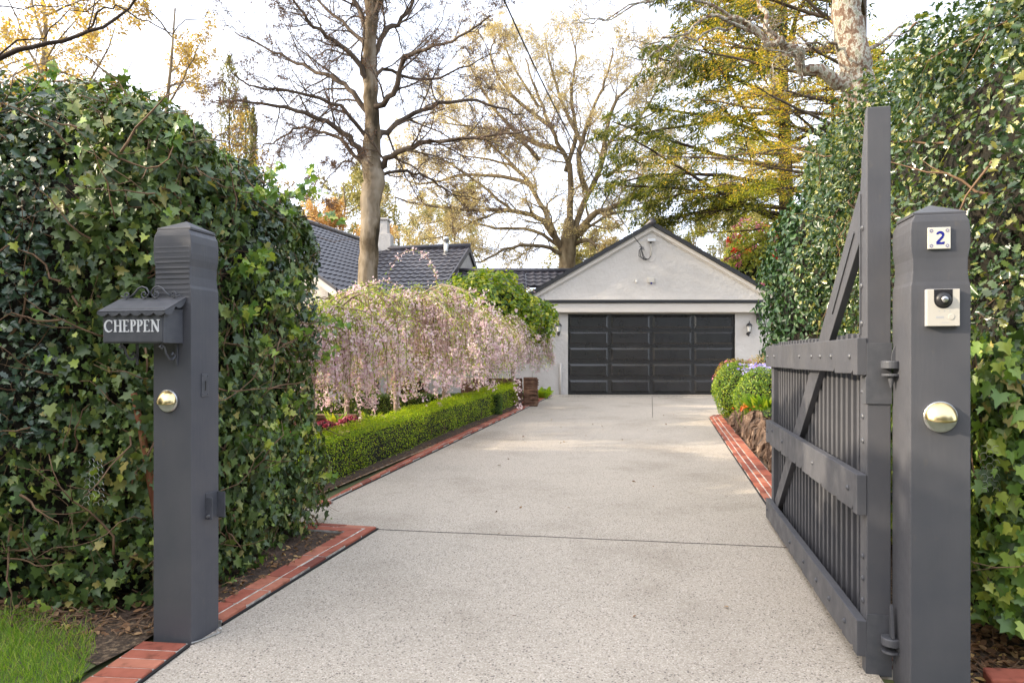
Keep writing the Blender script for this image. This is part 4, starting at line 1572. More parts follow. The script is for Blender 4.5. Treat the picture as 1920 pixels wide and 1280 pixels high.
# stray shoots breaking the outline
lp, ln_ = [], []
for i in range(60):
    rg = random.Random(i + 50)
    if i < 30:
        xx = rg.uniform(-1.9, -.1); p = Vector((xx, rg.uniform(.1, 1.3), 3.0 - .42 * max(0, xx + 1.3))); d = Vector((rg.uniform(-.5, .6), rg.uniform(-.4, .2), 1)).normalized()
    else:
        p = Vector((-.10, rg.uniform(.6, 2.1), rg.uniform(.5, 2.9))); d = Vector((1, rg.uniform(-.4, .4), rg.uniform(-.2, .7))).normalized()
    pts = [p.copy()]
    for j in range(5):
        d = (d + Vector((rg.gauss(0, .22), rg.gauss(0, .22), rg.gauss(-.05, .2)))).normalized()
        p = p + d * rg.uniform(.03, .065)
        pts.append(p.copy())
        for q in range(3):
            lp.append(p + Vector((rg.gauss(0, .015), rg.gauss(0, .015), rg.gauss(0, .015)))); ln_.append((rg.gauss(0, 1), -1, rg.gauss(.3, .8)))
    b = MB(); b.tube(pts, [.003, .0028, .0025, .002, .0015, .001], 4); b.build('stray_shoot', M['stem'], ivyh)
leaves('shoot_foliage', np.array(lp), np.array(ln_), IVY, (.04, .075), M['ivy_far'], ivyh, jit=.5)

# timber stake and wire netting at the foot of it
t_ = thing('fence_stake', 'leaning reddish timber stake half hidden in ivy left of the gate post', 'stake', (-1.95, 3.72, 0))
b = MB()
b.tube([(0.10, .02, -.03), (.06, .02, .25), (0, 0, .62), (-.06, 0, .95), (-.11, 0, 1.20)], [.020, .022, .021, .020, .016], 7)
b.build('shaft', M['stake'], t_, smooth=True)


def netting(b, x0, z0, w, h, hx, curve):
    r3 = math.sqrt(3)
    for i in range(int(w / (hx * 1.5)) + 1):
        for j in range(int(h / (hx * r3)) + 1):
            cx = x0 + i * hx * 1.5; cz = z0 + (j + (.5 if i % 2 else 0)) * hx * r3
            pts = [(cx + hx * math.cos(math.radians(60 * k)), cz + hx * math.sin(math.radians(60 * k))) for k in range(6)]
            for k in range(3):
                q0, q1 = pts[k], pts[(k + 1) % 6]
                if R.random() < .12: continue
                b.tube([(q0[0], curve * math.sin(q0[1] * 9 + q0[0] * 14), q0[1]), (q1[0], curve * math.sin(q1[1] * 9 + q1[0] * 14), q1[1])], .0011, 3, cap=False)


b = MB(); netting(b, -.02, .03, .10, .22, .017, .012)
o = b.build('wire_netting', M['steel']); o.location = (-2.13, 3.44, .62); o.rotation_euler = (0, 0, HA)
tag(o, 'patch of torn hexagonal wire netting showing in the ivy left of the post', 'wire netting')

# low box hedge along the drive
bh = thing('box_hedge', 'low clipped bright green box hedge running along the left of the drive', 'hedge', (-1.93, 6.85, gz(6.85)), math.radians(-12.3 + .0))
# local y along the drive, slope followed through shear of z
Lh = 9.9
P, N = rbox(82000, (-.50, -.35, 0.0), (0, Lh, .51), .09, "xXyYZ", .04, 5, 4, .11, 1.1)
P[:, 2] += .0184 * .977 * P[:, 1]
P[:, 0] += .02 * np.sin(P[:, 1] * 1.1)
near = P[:, 1] < 3.2
leaves('foliage', P, N, SMALL, (.014, .031), M['box'], bh, jit=.9, up=.5, droop=-.6, spin=.8)
c_ = core_box('shade_core', (-.44, .06, 0), (-.06, Lh - .06, .40), .06, M['core'], bh, .012, .1)
for v in c_.data.vertices:
    v.co.z += .0184 * .977 * v.co.y; v.co.x += .02 * math.sin(v.co.y * 1.1)
# twiggy feet
b = MB()
for i in range(90):
    y = rnd.uniform(.05, Lh); x = rnd.uniform(-.42, -.03)
    b.tube([(x, y, -.05), (x + rnd.uniform(-.03, .03), y + rnd.uniform(-.03, .03), .16 + .018 * y)], [.009, .004], 4)
b.build('stem_row', M['stem'], bh)

# second clipped hedge across the garden
bh2 = thing('box_hedge', 'dark clipped box hedge crossing the garden behind the cherry trunks', 'hedge', (-5.4, 13.9, gz(13.9)), 0)
P, N = rbox(34000, (0, 0, 0), (5.2, .45, .43), .06, "XyZ", .02, 6, 6, .08, 1.2)
leaves('foliage', P, N, SMALL, (.02, .036), M['box2'], bh2, jit=.9, up=.5, droop=-.6)
core_box('shade_core', (.05, .06, 0), (5.14, .4, .37), .05, M['core'], bh2, .012, .12)

# right holly hedge
HB = math.radians(-12.3)
hh = thing('holly_hedge', 'tall glossy holly hedge rising out of frame behind the right gate post', 'hedge', (2.20, 3.12, 0), HB)
core_box('shade_core', (.34, .40, 0), (4.5, 5.0, 3.2), .45, M['core'], hh, .12)
P, N = rbox(98000, (0, 0, .0), (4.8, 5.2, 3.45), .45, "xyZ", .36, 1.35, 12, .48, 1.1)
slope = 3.62 + .42 * np.clip(P[:, 0], 0, 3)
P[:, 2] *= slope / 3.45
k = (P[:, 0] < 3.2) & (P[:, 2] > .85 + .25 * lump(P, 2, 3))
P, N = P[k], N[k]
k = R.uniform(size=len(P)) < np.where(lump(P, 2.8, 41) < -.28, .5, 1)
P, N = P[k], N[k]
leaves('foliage', P, N, HOLLY, (.028, .064), M['holly2'], hh, jit=1.0, up=.3, droop=.0, spin=1.0)
stems('branchwork', P, N, 280, rnd, M['stem'], hh, (.2, .8), (.003, .010), -.01, 15)
# ivy below it
iv = thing('ivy', 'bright trailing ivy with lime young leaves low beside the right gate post', 'ivy', (2.14, 3.02, 0), HB)
P, N = rbox(14000, (0, 0, .18), (2.6, 3.2, 1.75), .12, "xy", .08, 2.6, 22, .22, 1.2)
k = (P[:, 2] < 1.45 + .25 * lump(P, 3, 5)) & (P[:, 2] > .10 + .08 * lump(P, 5, 5)) & (P[:, 0] < 1.8)
P, N = P[k], N[k]
fr = lump(P, 3.0, 77) + .4 * R.normal(size=len(P)) > .05
leaves('foliage', P[~fr], N[~fr], IVY, (.032, .088), M['ivy'], iv, jit=.6, up=.3, droop=1.0, spin=.5)
leaves('young_foliage', P[fr] + N[fr] * .03, N[fr], IVY, (.04, .085), M['ivy_far'], iv, jit=.6, up=.3, droop=1.0, spin=.5)
stems('branchwork', P, N, 60, rnd, M['stem'], iv, (.25, .7), (.003, .006), 0, 25)
b = MB(); netting(b, 0, 0, .07, .20, .018, .01)
o = b.build('wire_netting', M['steel']); o.location = (2.10, 3.03, .80); o.rotation_euler = (0, 0, 0)
tag(o, 'strip of hexagonal wire netting against the right hedge beside the post', 'wire netting')
t_ = thing('fence_stake', 'split red brown timber stake behind the right gate post', 'stake', (2.04, 3.1, 0))
MB().tube([(0, 0, -.03), (.0, 0, .6), (-.01, 0, 1.1), (-.012, 0, 1.38)], [.028, .030, .027, .020], 6).build('shaft', M['stake'], t_, smooth=True)
# loose brick
b = MB(); b.box(-.11, .11, -.055, .055, 0, .075)
o = b.build('loose_brick', M['brick'], bevel=.012, seg=3); o.location = (2.12, 2.86, -.002); o.rotation_euler = (.05, -.08, -.3)
tag(o, 'loose orange brick lying on the litter at the bottom right corner', 'brick')

# camellia by the gate
cm = thing('camellia', 'rounded dark glossy camellia shrub behind the gate leaf', 'shrub', (4.22, 7.75, gz(7.7)))
tk = MB(); tk.tube([(0, 0, -.05), (.05, 0, .5), (0, .05, 1.3)], [.07, .06, .04], 8); tk.build('trunk', M['bark_limb'], cm, smooth=True)
P, N = ball(20000, (0, 0, 1.95), (1.33, 1.3, 1.75), .10, 2.6, 31, .20)
leaves('foliage', P, N, OVAL, (.045, .092), M['camellia'], cm, jit=.7, up=.3, droop=.7, spin=.7)
core_ball('shade_core', (0, 0, 1.95), (1.08, 1.05, 1.48), M['core'], cm)
b = thing('camellia', 'yellow green camellia with pale blooms between the blossom and the garage', 'shrub', (-.60, 16.6, gz(16.6)))
MB().tube([(0, 0, -.05), (.03, 0, .8), (0, 0, 1.6)], [.07, .06, .04], 8).build('trunk', M['bark_limb'], b, smooth=True)
Pa, Na = ball(6500, (-.1, 0, 2.25), (1.15, 1.1, 1.05), .20, 2.6, 35, .35)
Pb, Nb = ball(2200, (.95, 0, 2.05), (.75, .7, .62), .18, 3, 36, .35)
P, N = np.concatenate([Pa, Pb]), np.concatenate([Na, Nb])
leaves('foliage', P, N, OVAL, (.08, .14), M['camellia2'], b, jit=.8, up=.5, droop=.4)
core_ball('shade_core', (-.1, 0, 2.22), (1.0, .8, .6), M['core'], b)
P, N = ball(40, (-.1, -.1, 2.3), (1.38, 1.12, .88), .1, 3, 35, .05)
leaves('blossom', P, N, PETALS, (.06, .09), M['petal'], b, jit=.4)


# ------------------------------------------------------------------ trees
def grow(out, p, d, L, r, lvl, cfg, rg):
    """recursive limb; out[lvl] collects (points, radii)"""
    c = cfg[lvl]
    k = c['seg']
    pts, rs = [p.copy()], [r]
    tip = c.get('tip', .25)
    for j in range(k):
        d = (d + Vector((rg.gauss(0, c['wig']), rg.gauss(0, c['wig']), rg.gauss(0, c['wig']) + c.get('lift', 0)))).normalized()
        p = p + d * L / k
        pts.append(p.copy()); rs.append(r * (1 - (1 - tip) * (j + 1) / k))
    out[lvl].append((pts, rs))
    if lvl + 1 < len(cfg):
        kids(out, pts, rs, L, lvl, cfg, rg)


def kids(out, pts, rs, L, lvl, cfg, rg):
    n = cfg[lvl + 1]
    cnt = n['n'] if not isinstance(n['n'], tuple) else rg.randint(*n['n'])
    for i in range(cnt):
        t = n.get('t0', .2) + (1 - n.get('t0', .2)) * (i + rg.random()) / cnt
        f = t * (len(pts) - 1); a = min(int(f), len(pts) - 2); u = f - a
        q = pts[a].lerp(pts[a + 1], u)
        d = (pts[a + 1] - pts[a]).normalized()
        ang = math.radians(rg.uniform(*n['ang']))
        ax = d.orthogonal().normalized(); ax.rotate(Quaternion(d, rg.uniform(0, 2 * math.pi)))
        if n.get('flat'):
            ax = Vector((0, 0, 1)) * rg.choice((-1, 1)) + Vector((rg.gauss(0, n['flat']), rg.gauss(0, n['flat']), 0)); ax.normalize()
        dd = d.copy(); dd.rotate(Quaternion(ax, ang))
        ln = L * rg.uniform(*n['len']) * (1 - .45 * t)
        r = max(n.get('rmin', .002), (rs[a] * (1 - u) + rs[a + 1] * u) * n.get('rr', .5))
        grow(out, q, dd, ln, r, lvl + 1, cfg, rg)


def flat_tubes(name, items, sides, material, parent):
    """many polylines as one mesh, built with numpy"""
    Vs, Fs, base = [], [], 0
    k = np.arange(sides) * 2 * np.pi / sides
    for pts, rs in items:
        P = np.array([tuple(q) for q in pts]); m = len(P)
        D = np.empty_like(P); D[1:-1] = P[2:] - P[:-2]; D[0] = P[1] - P[0]; D[-1] = P[-1] - P[-2]
        D = nrm(D)
        ref = np.array([1., 0, 0]) if abs(D[0][0]) < .75 else np.array([0, 1., 0])
        A = nrm(ref - D * (D @ ref)[:, None]); B = np.cross(D, A)
        r = np.array(rs)[:, None, None]
        V = P[:, None] + r * (np.cos(k)[None, :, None] * A[:, None] + np.sin(k)[None, :, None] * B[:, None])
        Vs.append(V.reshape(-1, 3))
        i = np.arange(m - 1)[:, None] * sides; j = np.arange(sides)[None]; j2 = (j + 1) % sides
        Fs.append((np.stack([i + j, i + j2, i + sides + j2, i + sides + j], -1) + base).reshape(-1, 4))
        base += m * sides
    if not Vs: return None
    Fq = np.concatenate(Fs)
    return np_mesh(name, np.concatenate(Vs), Fq.ravel(), np.full(len(Fq), 4), material, parent, True)


def along(items, per, spread=.03, t0=.2):
    """points scattered along polylines, and the local directions"""
    P, D = [], []
    for pts, rs in items:
        for _ in range(per):
            f = (t0 + (1 - t0) * R.random()) * (len(pts) - 1); a = min(int(f), len(pts) - 2)
            P.append(tuple(pts[a].lerp(pts[a + 1], f - a))); D.append(tuple(pts[a + 1] - pts[a]))
    P = np.array(P); D = nrm(np.array(D))
    return P + R.normal(size=P.shape) * spread, D


def hero_tree(name, label, Y, trunk, limbs, cfg, mats, leaf=None, seed=1, cat='tree', ydrift=1.6, group=None, lk=.8):
    """trunk: [(px, py, radius m)], limbs: [[(px, py)...], r0, depth drift]"""
    rg = random.Random(seed)
    p0 = at(trunk[0][0], trunk[0][1], Y)
    root = thing(name, label, cat, (p0.x, Y, gz(Y)), 0, group)
    O = Vector(root.location)
    b = MB()
    tp = [at(x, y, Y) - O for x, y, r in trunk]
    tr = [r for _, _, r in trunk]
    # refine the trunk with small irregularities
    fp, fr = [Vector((tp[0].x, 0, -.1))], [tr[0] * 1.15]
    for i in range(len(tp) - 1):
        for j in range(5):
            t = j / 5
            fp.append(tp[i].lerp(tp[i + 1], t) + Vector((rg.gauss(0, .008), rg.gauss(0, .02), 0))); fr.append((tr[i] * (1 - t) + tr[i + 1] * t) * rg.uniform(.96, 1.05))
    fp.append(tp[-1]); fr.append(tr[-1])
    b.tube(fp, fr, 16)
    b.build('trunk', mats[0], root, smooth=True)
    out = [[] for _ in cfg]
    for pl, r0, dr in limbs:
        pts, m = [], len(pl)
        for i, (x, y) in enumerate(pl):
            t = i / (m - 1)
            pts.append(at(x, y, Y + dr * t) - O)
        # smooth by Catmull-Rom
        sm, rs = [], []
        for i in range(m - 1):
            a, b_, c, d = pts[max(i - 1, 0)], pts[i], pts[i + 1], pts[min(i + 2, m - 1)]
            for j in range(4):
                t = j / 4
                q = .5 * ((2 * b_) + (c - a) * t + (2 * a - 5 * b_ + 4 * c - d) * t * t + (3 * b_ - a - 3 * c + d) * t ** 3)
                sm.append(q + Vector((rg.gauss(0, .02), rg.gauss(0, .05), rg.gauss(0, .02)))); rs.append(r0 * lk * (1 - .8 * (i + t) / (m - 1)))
        sm.append(pts[-1]); rs.append(r0 * lk * .2)
        out[0].append((sm, rs))
        L = sum((sm[i + 1] - sm[i]).length for i in range(len(sm) - 1))
        kids(out, sm, rs, min(L, 6.0), 0, cfg, rg)
    flat_tubes('limb', out[0], 8, mats[1], root)
    flat_tubes('branchwork', out[1] + (out[2] if len(cfg) > 3 else []), 5, mats[1], root)
    flat_tubes('twigs', out[-1], 3, mats[2], root)
    for c in root.children:
        if c.name.startswith('twigs'): c.name = 'twig_mass'
    if leaf:
        mt, per, size, spread, tpl = leaf
        P, D = along(out[-1], per, spread)
        leaves('leaf_crown', P, R.normal(size=P.shape), tpl, size, mt, root, jit=.3, up=.2, spin=.6, dirs=D)
    return root, out


bare = [dict(), dict(n=(12, 15), seg=7, wig=.17, ang=(28, 65), len=(.26, .52), rr=.42, lift=.02, t0=.10),
        dict(n=(8, 11), seg=5, wig=.20, ang=(25, 65), len=(.30, .58), rr=.45, lift=.0, t0=.12),
        dict(n=(8, 11), seg=4, wig=.24, ang=(25, 60), len=(.38, .7), rr=.5, rmin=.0042, lift=.0)]
limbsA = [
    ([(684, 300), (655, 255), (600, 222), (540, 205), (470, 190), (405, 188)], .085, -1.5),
    ([(684, 310), (640, 262), (600, 246), (560, 238), (520, 262), (480, 280)], .06, 1.0),
    ([(706, 320), (735, 292), (790, 272), (860, 258), (930, 252), (1005, 243)], .09, -1.0),
    ([(702, 330), (760, 322), (812, 340), (850, 365), (905, 372)], .05, 1.5),
    ([(704, 262), (735, 238), (790, 205), (860, 188), (930, 200), (985, 222)], .085, 1.5),
    ([(698, 205), (740, 175), (755, 110), (800, 95), (860, 70), (920, 30)], .085, -1.5),
    ([(692, 215), (655, 165), (610, 140), (555, 118), (500, 90), (440, 60)], .08, 1.6),
    ([(690, 150), (650, 92), (600, 62), (560, 15), (520, -30)], .08, -1.5),
    ([(692, 120), (725, 60), (760, 20), (800, -40), (850, -120)], .085, 1.2),
    ([(690, 60), (665, 0), (640, -70), (600, -150)], .085, 1.4),
    ([(695, 40), (725, -30), (735, -110), (770, -200)], .08, -1.2),
    ([(694, 180), (720, 130), (790, 150), (860, 130), (930, 100)], .06, 2.0),
    ([(688, 90), (640, 40), (570, -20), (500, -60)], .06, 1.5),
    ([(690, 260), (640, 200), (560, 172), (480, 165), (430, 130)], .06, -2.0),
    ([(690, 290), (655, 300), (620, 330), (600, 370)], .03, -1.0),
    ([(690, -60), (640, -150), (560, -200)], .07, 1.0),
    ([(697, -60), (760, -170), (860, -230)], .07, -1.0),
    ([(700, 0), (760, -30), (840, -30), (920, -20)], .06, 1.5),
]
hero_tree('bare_tree', 'large bare tree with a thick pale trunk rising behind the blossom', 14.3,
          [(690, 640, .22), (690, 500, .205), (693, 430, .20), (694, 375, .215), (702, 335, .235), (695, 300, .20), (699, 230, .155), (691, 120, .15), (697, 30, .135), (697, -100, .11), (700, -260, .06), (702, -380, .02)],
          limbsA, bare, (M['bark_pale'], M['bark_limb'], M['twig']), (M['bud3'], 2, (.02, .045), .01, SMALL), 5)
limbsB = [
    ([(1058, 470), (1035, 440), (1010, 408), (950, 395), (880, 392), (800, 385), (740, 370)], .19, -2.0),
    ([(1052, 465), (1020, 395), (995, 350), (965, 315), (920, 300), (860, 290)], .17, 2.0),
    ([(1066, 460), (1070, 380), (1068, 310), (1050, 278), (1030, 230), (1005, 170), (985, 110)], .20, -1.0),
    ([(1070, 455), (1095, 380), (1125, 320), (1140, 270), (1185, 235), (1240, 205)], .19, 1.0),
    ([(1100, 360), (1085, 305), (1092, 262), (1110, 210), (1135, 150), (1150, 90)], .17, -1.5),
    ([(1072, 450), (1110, 405), (1150, 388), (1210, 358), (1275, 335)], .22, -1.5),
    ([(1056, 480), (1020, 462), (960, 462), (900, 490), (870, 492)], .13, -2.0),
    ([(1074, 460), (1100, 450), (1130, 465), (1160, 470)], .15, -1.5),
    ([(1062, 320), (1080, 250), (1070, 180), (1080, 110), (1070, 60)], .14, 2.0),
    ([(1045, 280), (990, 262), (940, 220), (900, 160), (880, 120)], .16, 1.0),
    ([(1128, 300), (1150, 200), (1190, 150), (1220, 100)], .14, 1.0),
    ([(1005, 350), (940, 330), (860, 330), (790, 345), (750, 330)], .13, 1.5),
    ([(1010, 300), (960, 250), (900, 240), (830, 230)], .13, -1.5),
    ([(1140, 330), (1190, 300), (1240, 290), (1290, 270)], .12, 2.0),
    ([(1040, 240), (960, 180), (920, 110), (930, 70)], .13, 0),
    ([(1090, 270), (1050, 180), (1030, 110), (1020, 60)], .12, 2.5),
    ([(1058, 468), (1000, 432), (930, 428), (860, 412), (790, 420)], .12, 1.5),
    ([(1076, 452), (1140, 402), (1200, 392), (1255, 370)], .10, 2.0),
    ([(950, 395), (900, 410), (840, 440), (790, 450)], .07, -1.0),
    ([(1185, 238), (1215, 200), (1240, 150), (1250, 110)], .09, 1.0),
    ([(1000, 350), (930, 280), (860, 230), (800, 200)], .11, 2.0),
    ([(960, 395), (900, 345), (830, 300), (770, 290)], .09, -1.5),
    ([(1130, 330), (1180, 320), (1230, 335), (1280, 310)], .08, -2.0),
    ([(1010, 200), (960, 120), (940, 60)], .09, 1.5),
]
oak = [dict(), dict(n=(14, 17), seg=6, wig=.20, ang=(30, 70), len=(.30, .56), rr=.36, lift=.05, t0=.15),
       dict(n=(8, 11), seg=4, wig=.22, ang=(25, 65), len=(.34, .60), rr=.45, lift=.03),
       dict(n=(9, 12), seg=3, wig=.25, ang=(25, 60), len=(.4, .7), rr=.5, rmin=.0075)]
hero_tree('oak_tree', 'spreading oak with pale spring buds behind the garage roof', 30.0,
          [(1062, 640, .42), (1062, 520, .38), (1064, 480, .36), (1066, 445, .34), (1068, 410, .2)],
          limbsB, oak, (M['bark_oak'], M['bark_oak'], M['twig_pale']), (M['bud'], 2, (.05, .105), .06, SMALL), 9)

# right lichen trunk with a leaning limb
limbsC = [
    ([(1592, 168), (1560, 150), (1510, 120), (1480, 92), (1440, 78), (1395, 40), (1330, 28)], .125, -.3),
    ([(1490, 95), (1440, 60), (1425, 0), (1400, -60)], .07, .5),
    ([(1440, 78), (1360, 32), (1290, 60), (1230, 78), (1180, 95)], .035, -1.0),
    ([(1575, 92), (1530, 78), (1470, 95), (1430, 88)], .025, -1.0),
    ([(1470, 90), (1450, 120), (1460, 160)], .012, -1.0),
    ([(1400, 45), (1300, 0), (1230, -10), (1150, 30), (1090, 35)], .03, -.8),
    ([(1620, 100), (1680, 60), (1740, 40)], .04, 1.0),
    ([(1430, -40), (1330, -40), (1240, -15), (1160, 20), (1110, 45), (1075, 40)], .025, -1.2),
    ([(1400, 45), (1320, 62), (1260, 85), (1210, 110), (1165, 105)], .022, -1.6),
    ([(1350, -60), (1260, -50), (1180, -30), (1130, 0), (1095, 5)], .018, -.6),
]
lich = [dict(), dict(n=(10, 13), seg=7, wig=.22, ang=(30, 80), len=(.12, .30), rr=.3, lift=-.06, t0=.25),
        dict(n=(4, 6), seg=6, wig=.2, ang=(25, 60), len=(.4, .7), rr=.55, lift=.06, rmin=.003),
        dict(n=(2, 4), seg=5, wig=.2, ang=(25, 50), len=(.4, .7), rr=.6, lift=.10, rmin=.0025)]
hero_tree('lichen_tree', 'lichen covered trunk with a sawn limb above the right hedge', 9.5,
          [(1640, 560, .24), (1632, 300, .23), (1614, 180, .215), (1600, 110, .20), (1588, 0, .185), (1580, -100, .17), (1575, -300, .12)],
          limbsC, lich, (M['bark_lichen'], M['bark_lichen'], M['twig']), (M['bud3'], 1, (.012, .02), .004, SMALL), 21)

# dark limb crossing the top left corner
limbsD = [
    ([(-60, 130), (60, 85), (160, 55), (260, 0), (330, -40)], .035, .4),
    ([(-60, 130), (-10, 100), (70, 62), (160, 12), (230, -40)], .014, 0),
    ([(160, 55), (215, 10), (260, 30), (320, 55), (380, 30), (425, 20)], .012, -.3),
    ([(-260, 200), (-140, 60), (-40, 15), (60, 12), (150, 8), (230, -20)], .014, .6),
    ([(160, 55), (180, -20), (250, -5), (300, 18), (360, 10)], .008, .3),
]
thin = [dict(), dict(n=(3, 5), seg=6, wig=.15, ang=(20, 50), len=(.10, .25), rr=.35, lift=-.02, t0=.3, rmin=.003),
        dict(n=(2, 3), seg=4, wig=.2, ang=(25, 50), len=(.3, .5), rr=.6, rmin=.0022),
        dict(n=(1, 2), seg=3, wig=.2, ang=(25, 50), len=(.3, .5), rr=.6, rmin=.002)]
hero_tree('street_tree', 'dark bare limbs reaching in over the ivy hedge at the top left', 6.6,
          [(-560, 700, .16), (-450, 400, .14), (-260, 200, .10), (-60, 130, .04)], limbsD, thin, (M['bark_dark'], M['bark_dark'], M['bark_dark']), None, 33)


def simple_tree(name, label, px, Y, h, spread, cfg, mats, leaf, seed, group=None, rt=.2, nl=10, z0=.25, lean=0, upz=(.35, 1.0)):
    rg = random.Random(seed)
    X = (px - 960) * Y / F
    root = thing(name, label, 'tree', (X, Y, gz(Y)), 0, group)
    pts, rs = [], []
    for i in range(9):
        t = i / 8
        pts.append(Vector((lean * t * h + rg.gauss(0, .012) * h * t, rg.gauss(0, .012) * h * t, h * .93 * t - .1))); rs.append(rt * (1 - .85 * t))
    b = MB(); b.tube(pts, rs, 10); b.build('trunk', mats[0], root, smooth=True)
    out = [[] for _ in cfg]
    for i in range(nl):
        t = z0 + (1 - z0) * (i + rg.random()) / nl * .95
        f = t * 8; a = min(int(f), 7)
        q = pts[a].lerp(pts[a + 1], f - a)
        an = rg.uniform(0, 2 * math.pi)
        d = Vector((math.cos(an), math.sin(an), rg.uniform(*upz))).normalized()
        L = spread * rg.uniform(.75, 1.1) * (1 - .55 * max(0, (t - .45) / .55))
        grow(out, q, d, L, rt * .42 * (1 - .6 * t), 0, [dict(seg=7, wig=.16, lift=.04)] + cfg[1:], rg)
    flat_tubes('limb', out[0] + out[1], 5, mats[1], root)
    flat_tubes('twig_mass', sum(out[2:], []), 3, mats[2], root)
    if leaf:
        mt, per, size, sp_, tpl = leaf
        P, D = along(out[-1], per, sp_, .1)
        leaves('leaf_crown', P, R.normal(size=P.shape), tpl, size, mt, root, jit=.3, up=.3, spin=.7, dirs=D)
    return root


gen = [dict(), dict(n=(6, 8), seg=5, wig=.2, ang=(30, 65), len=(.35, .6), rr=.45, lift=.04),
       dict(n=(5, 6), seg=4, wig=.22, ang=(25, 60), len=(.35, .6), rr=.5, lift=.03, rmin=.008),
       dict(n=(3, 4), seg=3, wig=.25, ang=(25, 60), len=(.4, .6), rr=.5, rmin=.006)]
BR = (M['bark_oak'], M['bark_oak'], M['twig_pale'])
simple_tree('golden_tree', 'tree with golden young leaves filling the top left corner behind the ivy', 80, 17, 11.6, 4.2, gen, BR, (M['bud2'], 6, (.06, .12), .06, SMALL), 41, 'golden leaved trees', .17, 13)
simple_tree('golden_tree', 'smaller golden leaved tree left of the tall bare tree', 325, 19, 11.6, 3.0, gen, BR, (M['bud2'], 6, (.05, .11), .06, SMALL), 43, 'golden leaved trees', .14, 11)
simple_tree('golden_tree', 'golden leaved tree at the left edge farther back', -60, 24, 13.5, 4.5, gen, BR, (M['bud2'], 6, (.07, .13), .08, SMALL), 47, 'golden leaved trees', .2, 11)
far = [('pale yellow tree over the left house roof', 640, 44, 13.5, 5.5, 'fargreen'), ('orange leaved tree beside the chimney', 640, 34, 8.6, 3.4, 'autumn'), ('pale yellow tree behind the chimney', 745, 48, 13.5, 6.0, 'fargreen'),
       ('pale yellow tree between the bare tree and the oak', 850, 55, 14, 7, 'fargreen'), ('olive tree low behind the oak trunk', 1110, 46, 10.5, 5.5, 'fargreen'),
       ('pale tree just right of the garage peak', 1300, 50, 12, 5.5, 'fargreen'), ('pale tree behind the garage above the rhododendron', 1400, 44, 11.5, 5.5, 'fargreen'), ('tall yellow tree behind the golden conifer', 1520, 42, 17, 6.5, 'fargreen'),
       ('dense yellow tree behind the lichen trunk', 1650, 34, 17, 6.5, 'gold'), ('green tree behind the right hedge', 1790, 30, 15, 6, 'cedar'), ('yellow tree behind the ivy hedge top', 480, 46, 12.5, 5.5, 'fargreen')]
for i, (lb, px, Y, h, sp_, mt) in enumerate(far):
    simple_tree('distant_tree', lb, px, Y, h, sp_, gen, BR, (M[mt], 12, (.10, .22), .14, SMALL), 60 + i, 'trees beyond the house and garage', .22, 10, .15)
# pale bare stems behind the garage
for i, (px, lb) in enumerate(((1352, 'white stemmed tree rising behind the right slope of the garage'), (1384, 'second white stemmed tree beside the red rhododendron'))):
    simple_tree('white_stem_tree', lb, px, 33, 7.6, 2.6, gen[:3], (M['white_bark'], M['white_bark'], M['white_bark']), (M['fargreen'], 3, (.08, .16), .12, SMALL), 90 + i, 'white stemmed trees', .14, 6, .2, upz=(1.0, 2.2))


# layered evergreens on the right
def layered(name, label, px, Y, h, reach, leafm, barkm, seed, nb, zr, left_bias, leaf_size, per, droop, rt=.3, sag=-.02, lift0=.1):
    rg = random.Random(seed)
    X = (px - 960) * Y / F
    root = thing(name, label, 'tree', (X, Y, gz(Y)))
    b = MB(); b.tube([(0, 0, -.1), (.1, 0, h * .3), (0, .1, h * .6), (.05, 0, h)], [rt, rt * .8, rt * .5, rt * .1], 12); b.build('trunk', barkm, root, smooth=True)
    cfg = [dict(seg=9, wig=.07, lift=sag),
           dict(n=(11, 14), seg=6, wig=.10, ang=(35, 65), len=(.28, .45), rr=.42, lift=sag * 2, t0=.15, flat=.18, rmin=.008),
           dict(n=(7, 9), seg=4, wig=.13, ang=(30, 60), len=(.30, .48), rr=.5, lift=-.05 * droop, flat=.3, rmin=.006)]
    out = [[], [], []]
    for i in range(nb):
        z = zr[0] + (zr[1] - zr[0]) * (i + rg.random()) / nb
        a = math.pi + rg.gauss(0, .75) if rg.random() < left_bias else rg.uniform(0, 2 * math.pi)
        d = Vector((math.cos(a), math.sin(a), lift0 + rg.uniform(-.08, .12))).normalized()
        grow(out, Vector((0, 0, z)), d, reach * rg.uniform(.7, 1.08) * (1 - .45 * max(0, z / h - .4)), rt * .28, 0, cfg, rg)
    flat_tubes('limb', out[0] + out[1], 5, barkm, root)
    P, D = along(out[2], per, .05, .0)
    P2, D2 = along(out[1], per, .06, .3)
    P, D = np.concatenate([P, P2]), np.concatenate([D, D2])
    dirs = D * .8 + np.array([0, 0, -droop])
    leaves('needle_spray', P, R.normal(size=P.shape) * .5 + np.array([0, 0, 1.]), LONG, leaf_size, leafm, root, jit=.5, up=.3, spin=.45, dirs=dirs)
    return root


layered('cedar_tree', 'dark green cedar with drooping layered branches right of the oak', 1470, 23, 18, 6.4, M['cedar'], M['bark_dark'], 5, 36, (5.4, 17.5), .88, (.11, .25), 18, 1.3, .32, -.03, .24)
layered('golden_conifer', 'golden conifer with flat yellow sprays behind the camellia', 1620, 15.5, 11.5, 4.9, M['gold'], M['bark_limb'], 15, 24, (4.9, 10.4), .93, (.04, .09), 14, .15, .2, -.008, .10)
layered('golden_conifer', 'second golden conifer farther back above the garage end', 1560, 21, 10, 5.0, M['gold2'], M['bark_dark'], 18, 15, (5.0, 8.6), .9, (.07, .14), 12, .15, .2, -.010, .10)

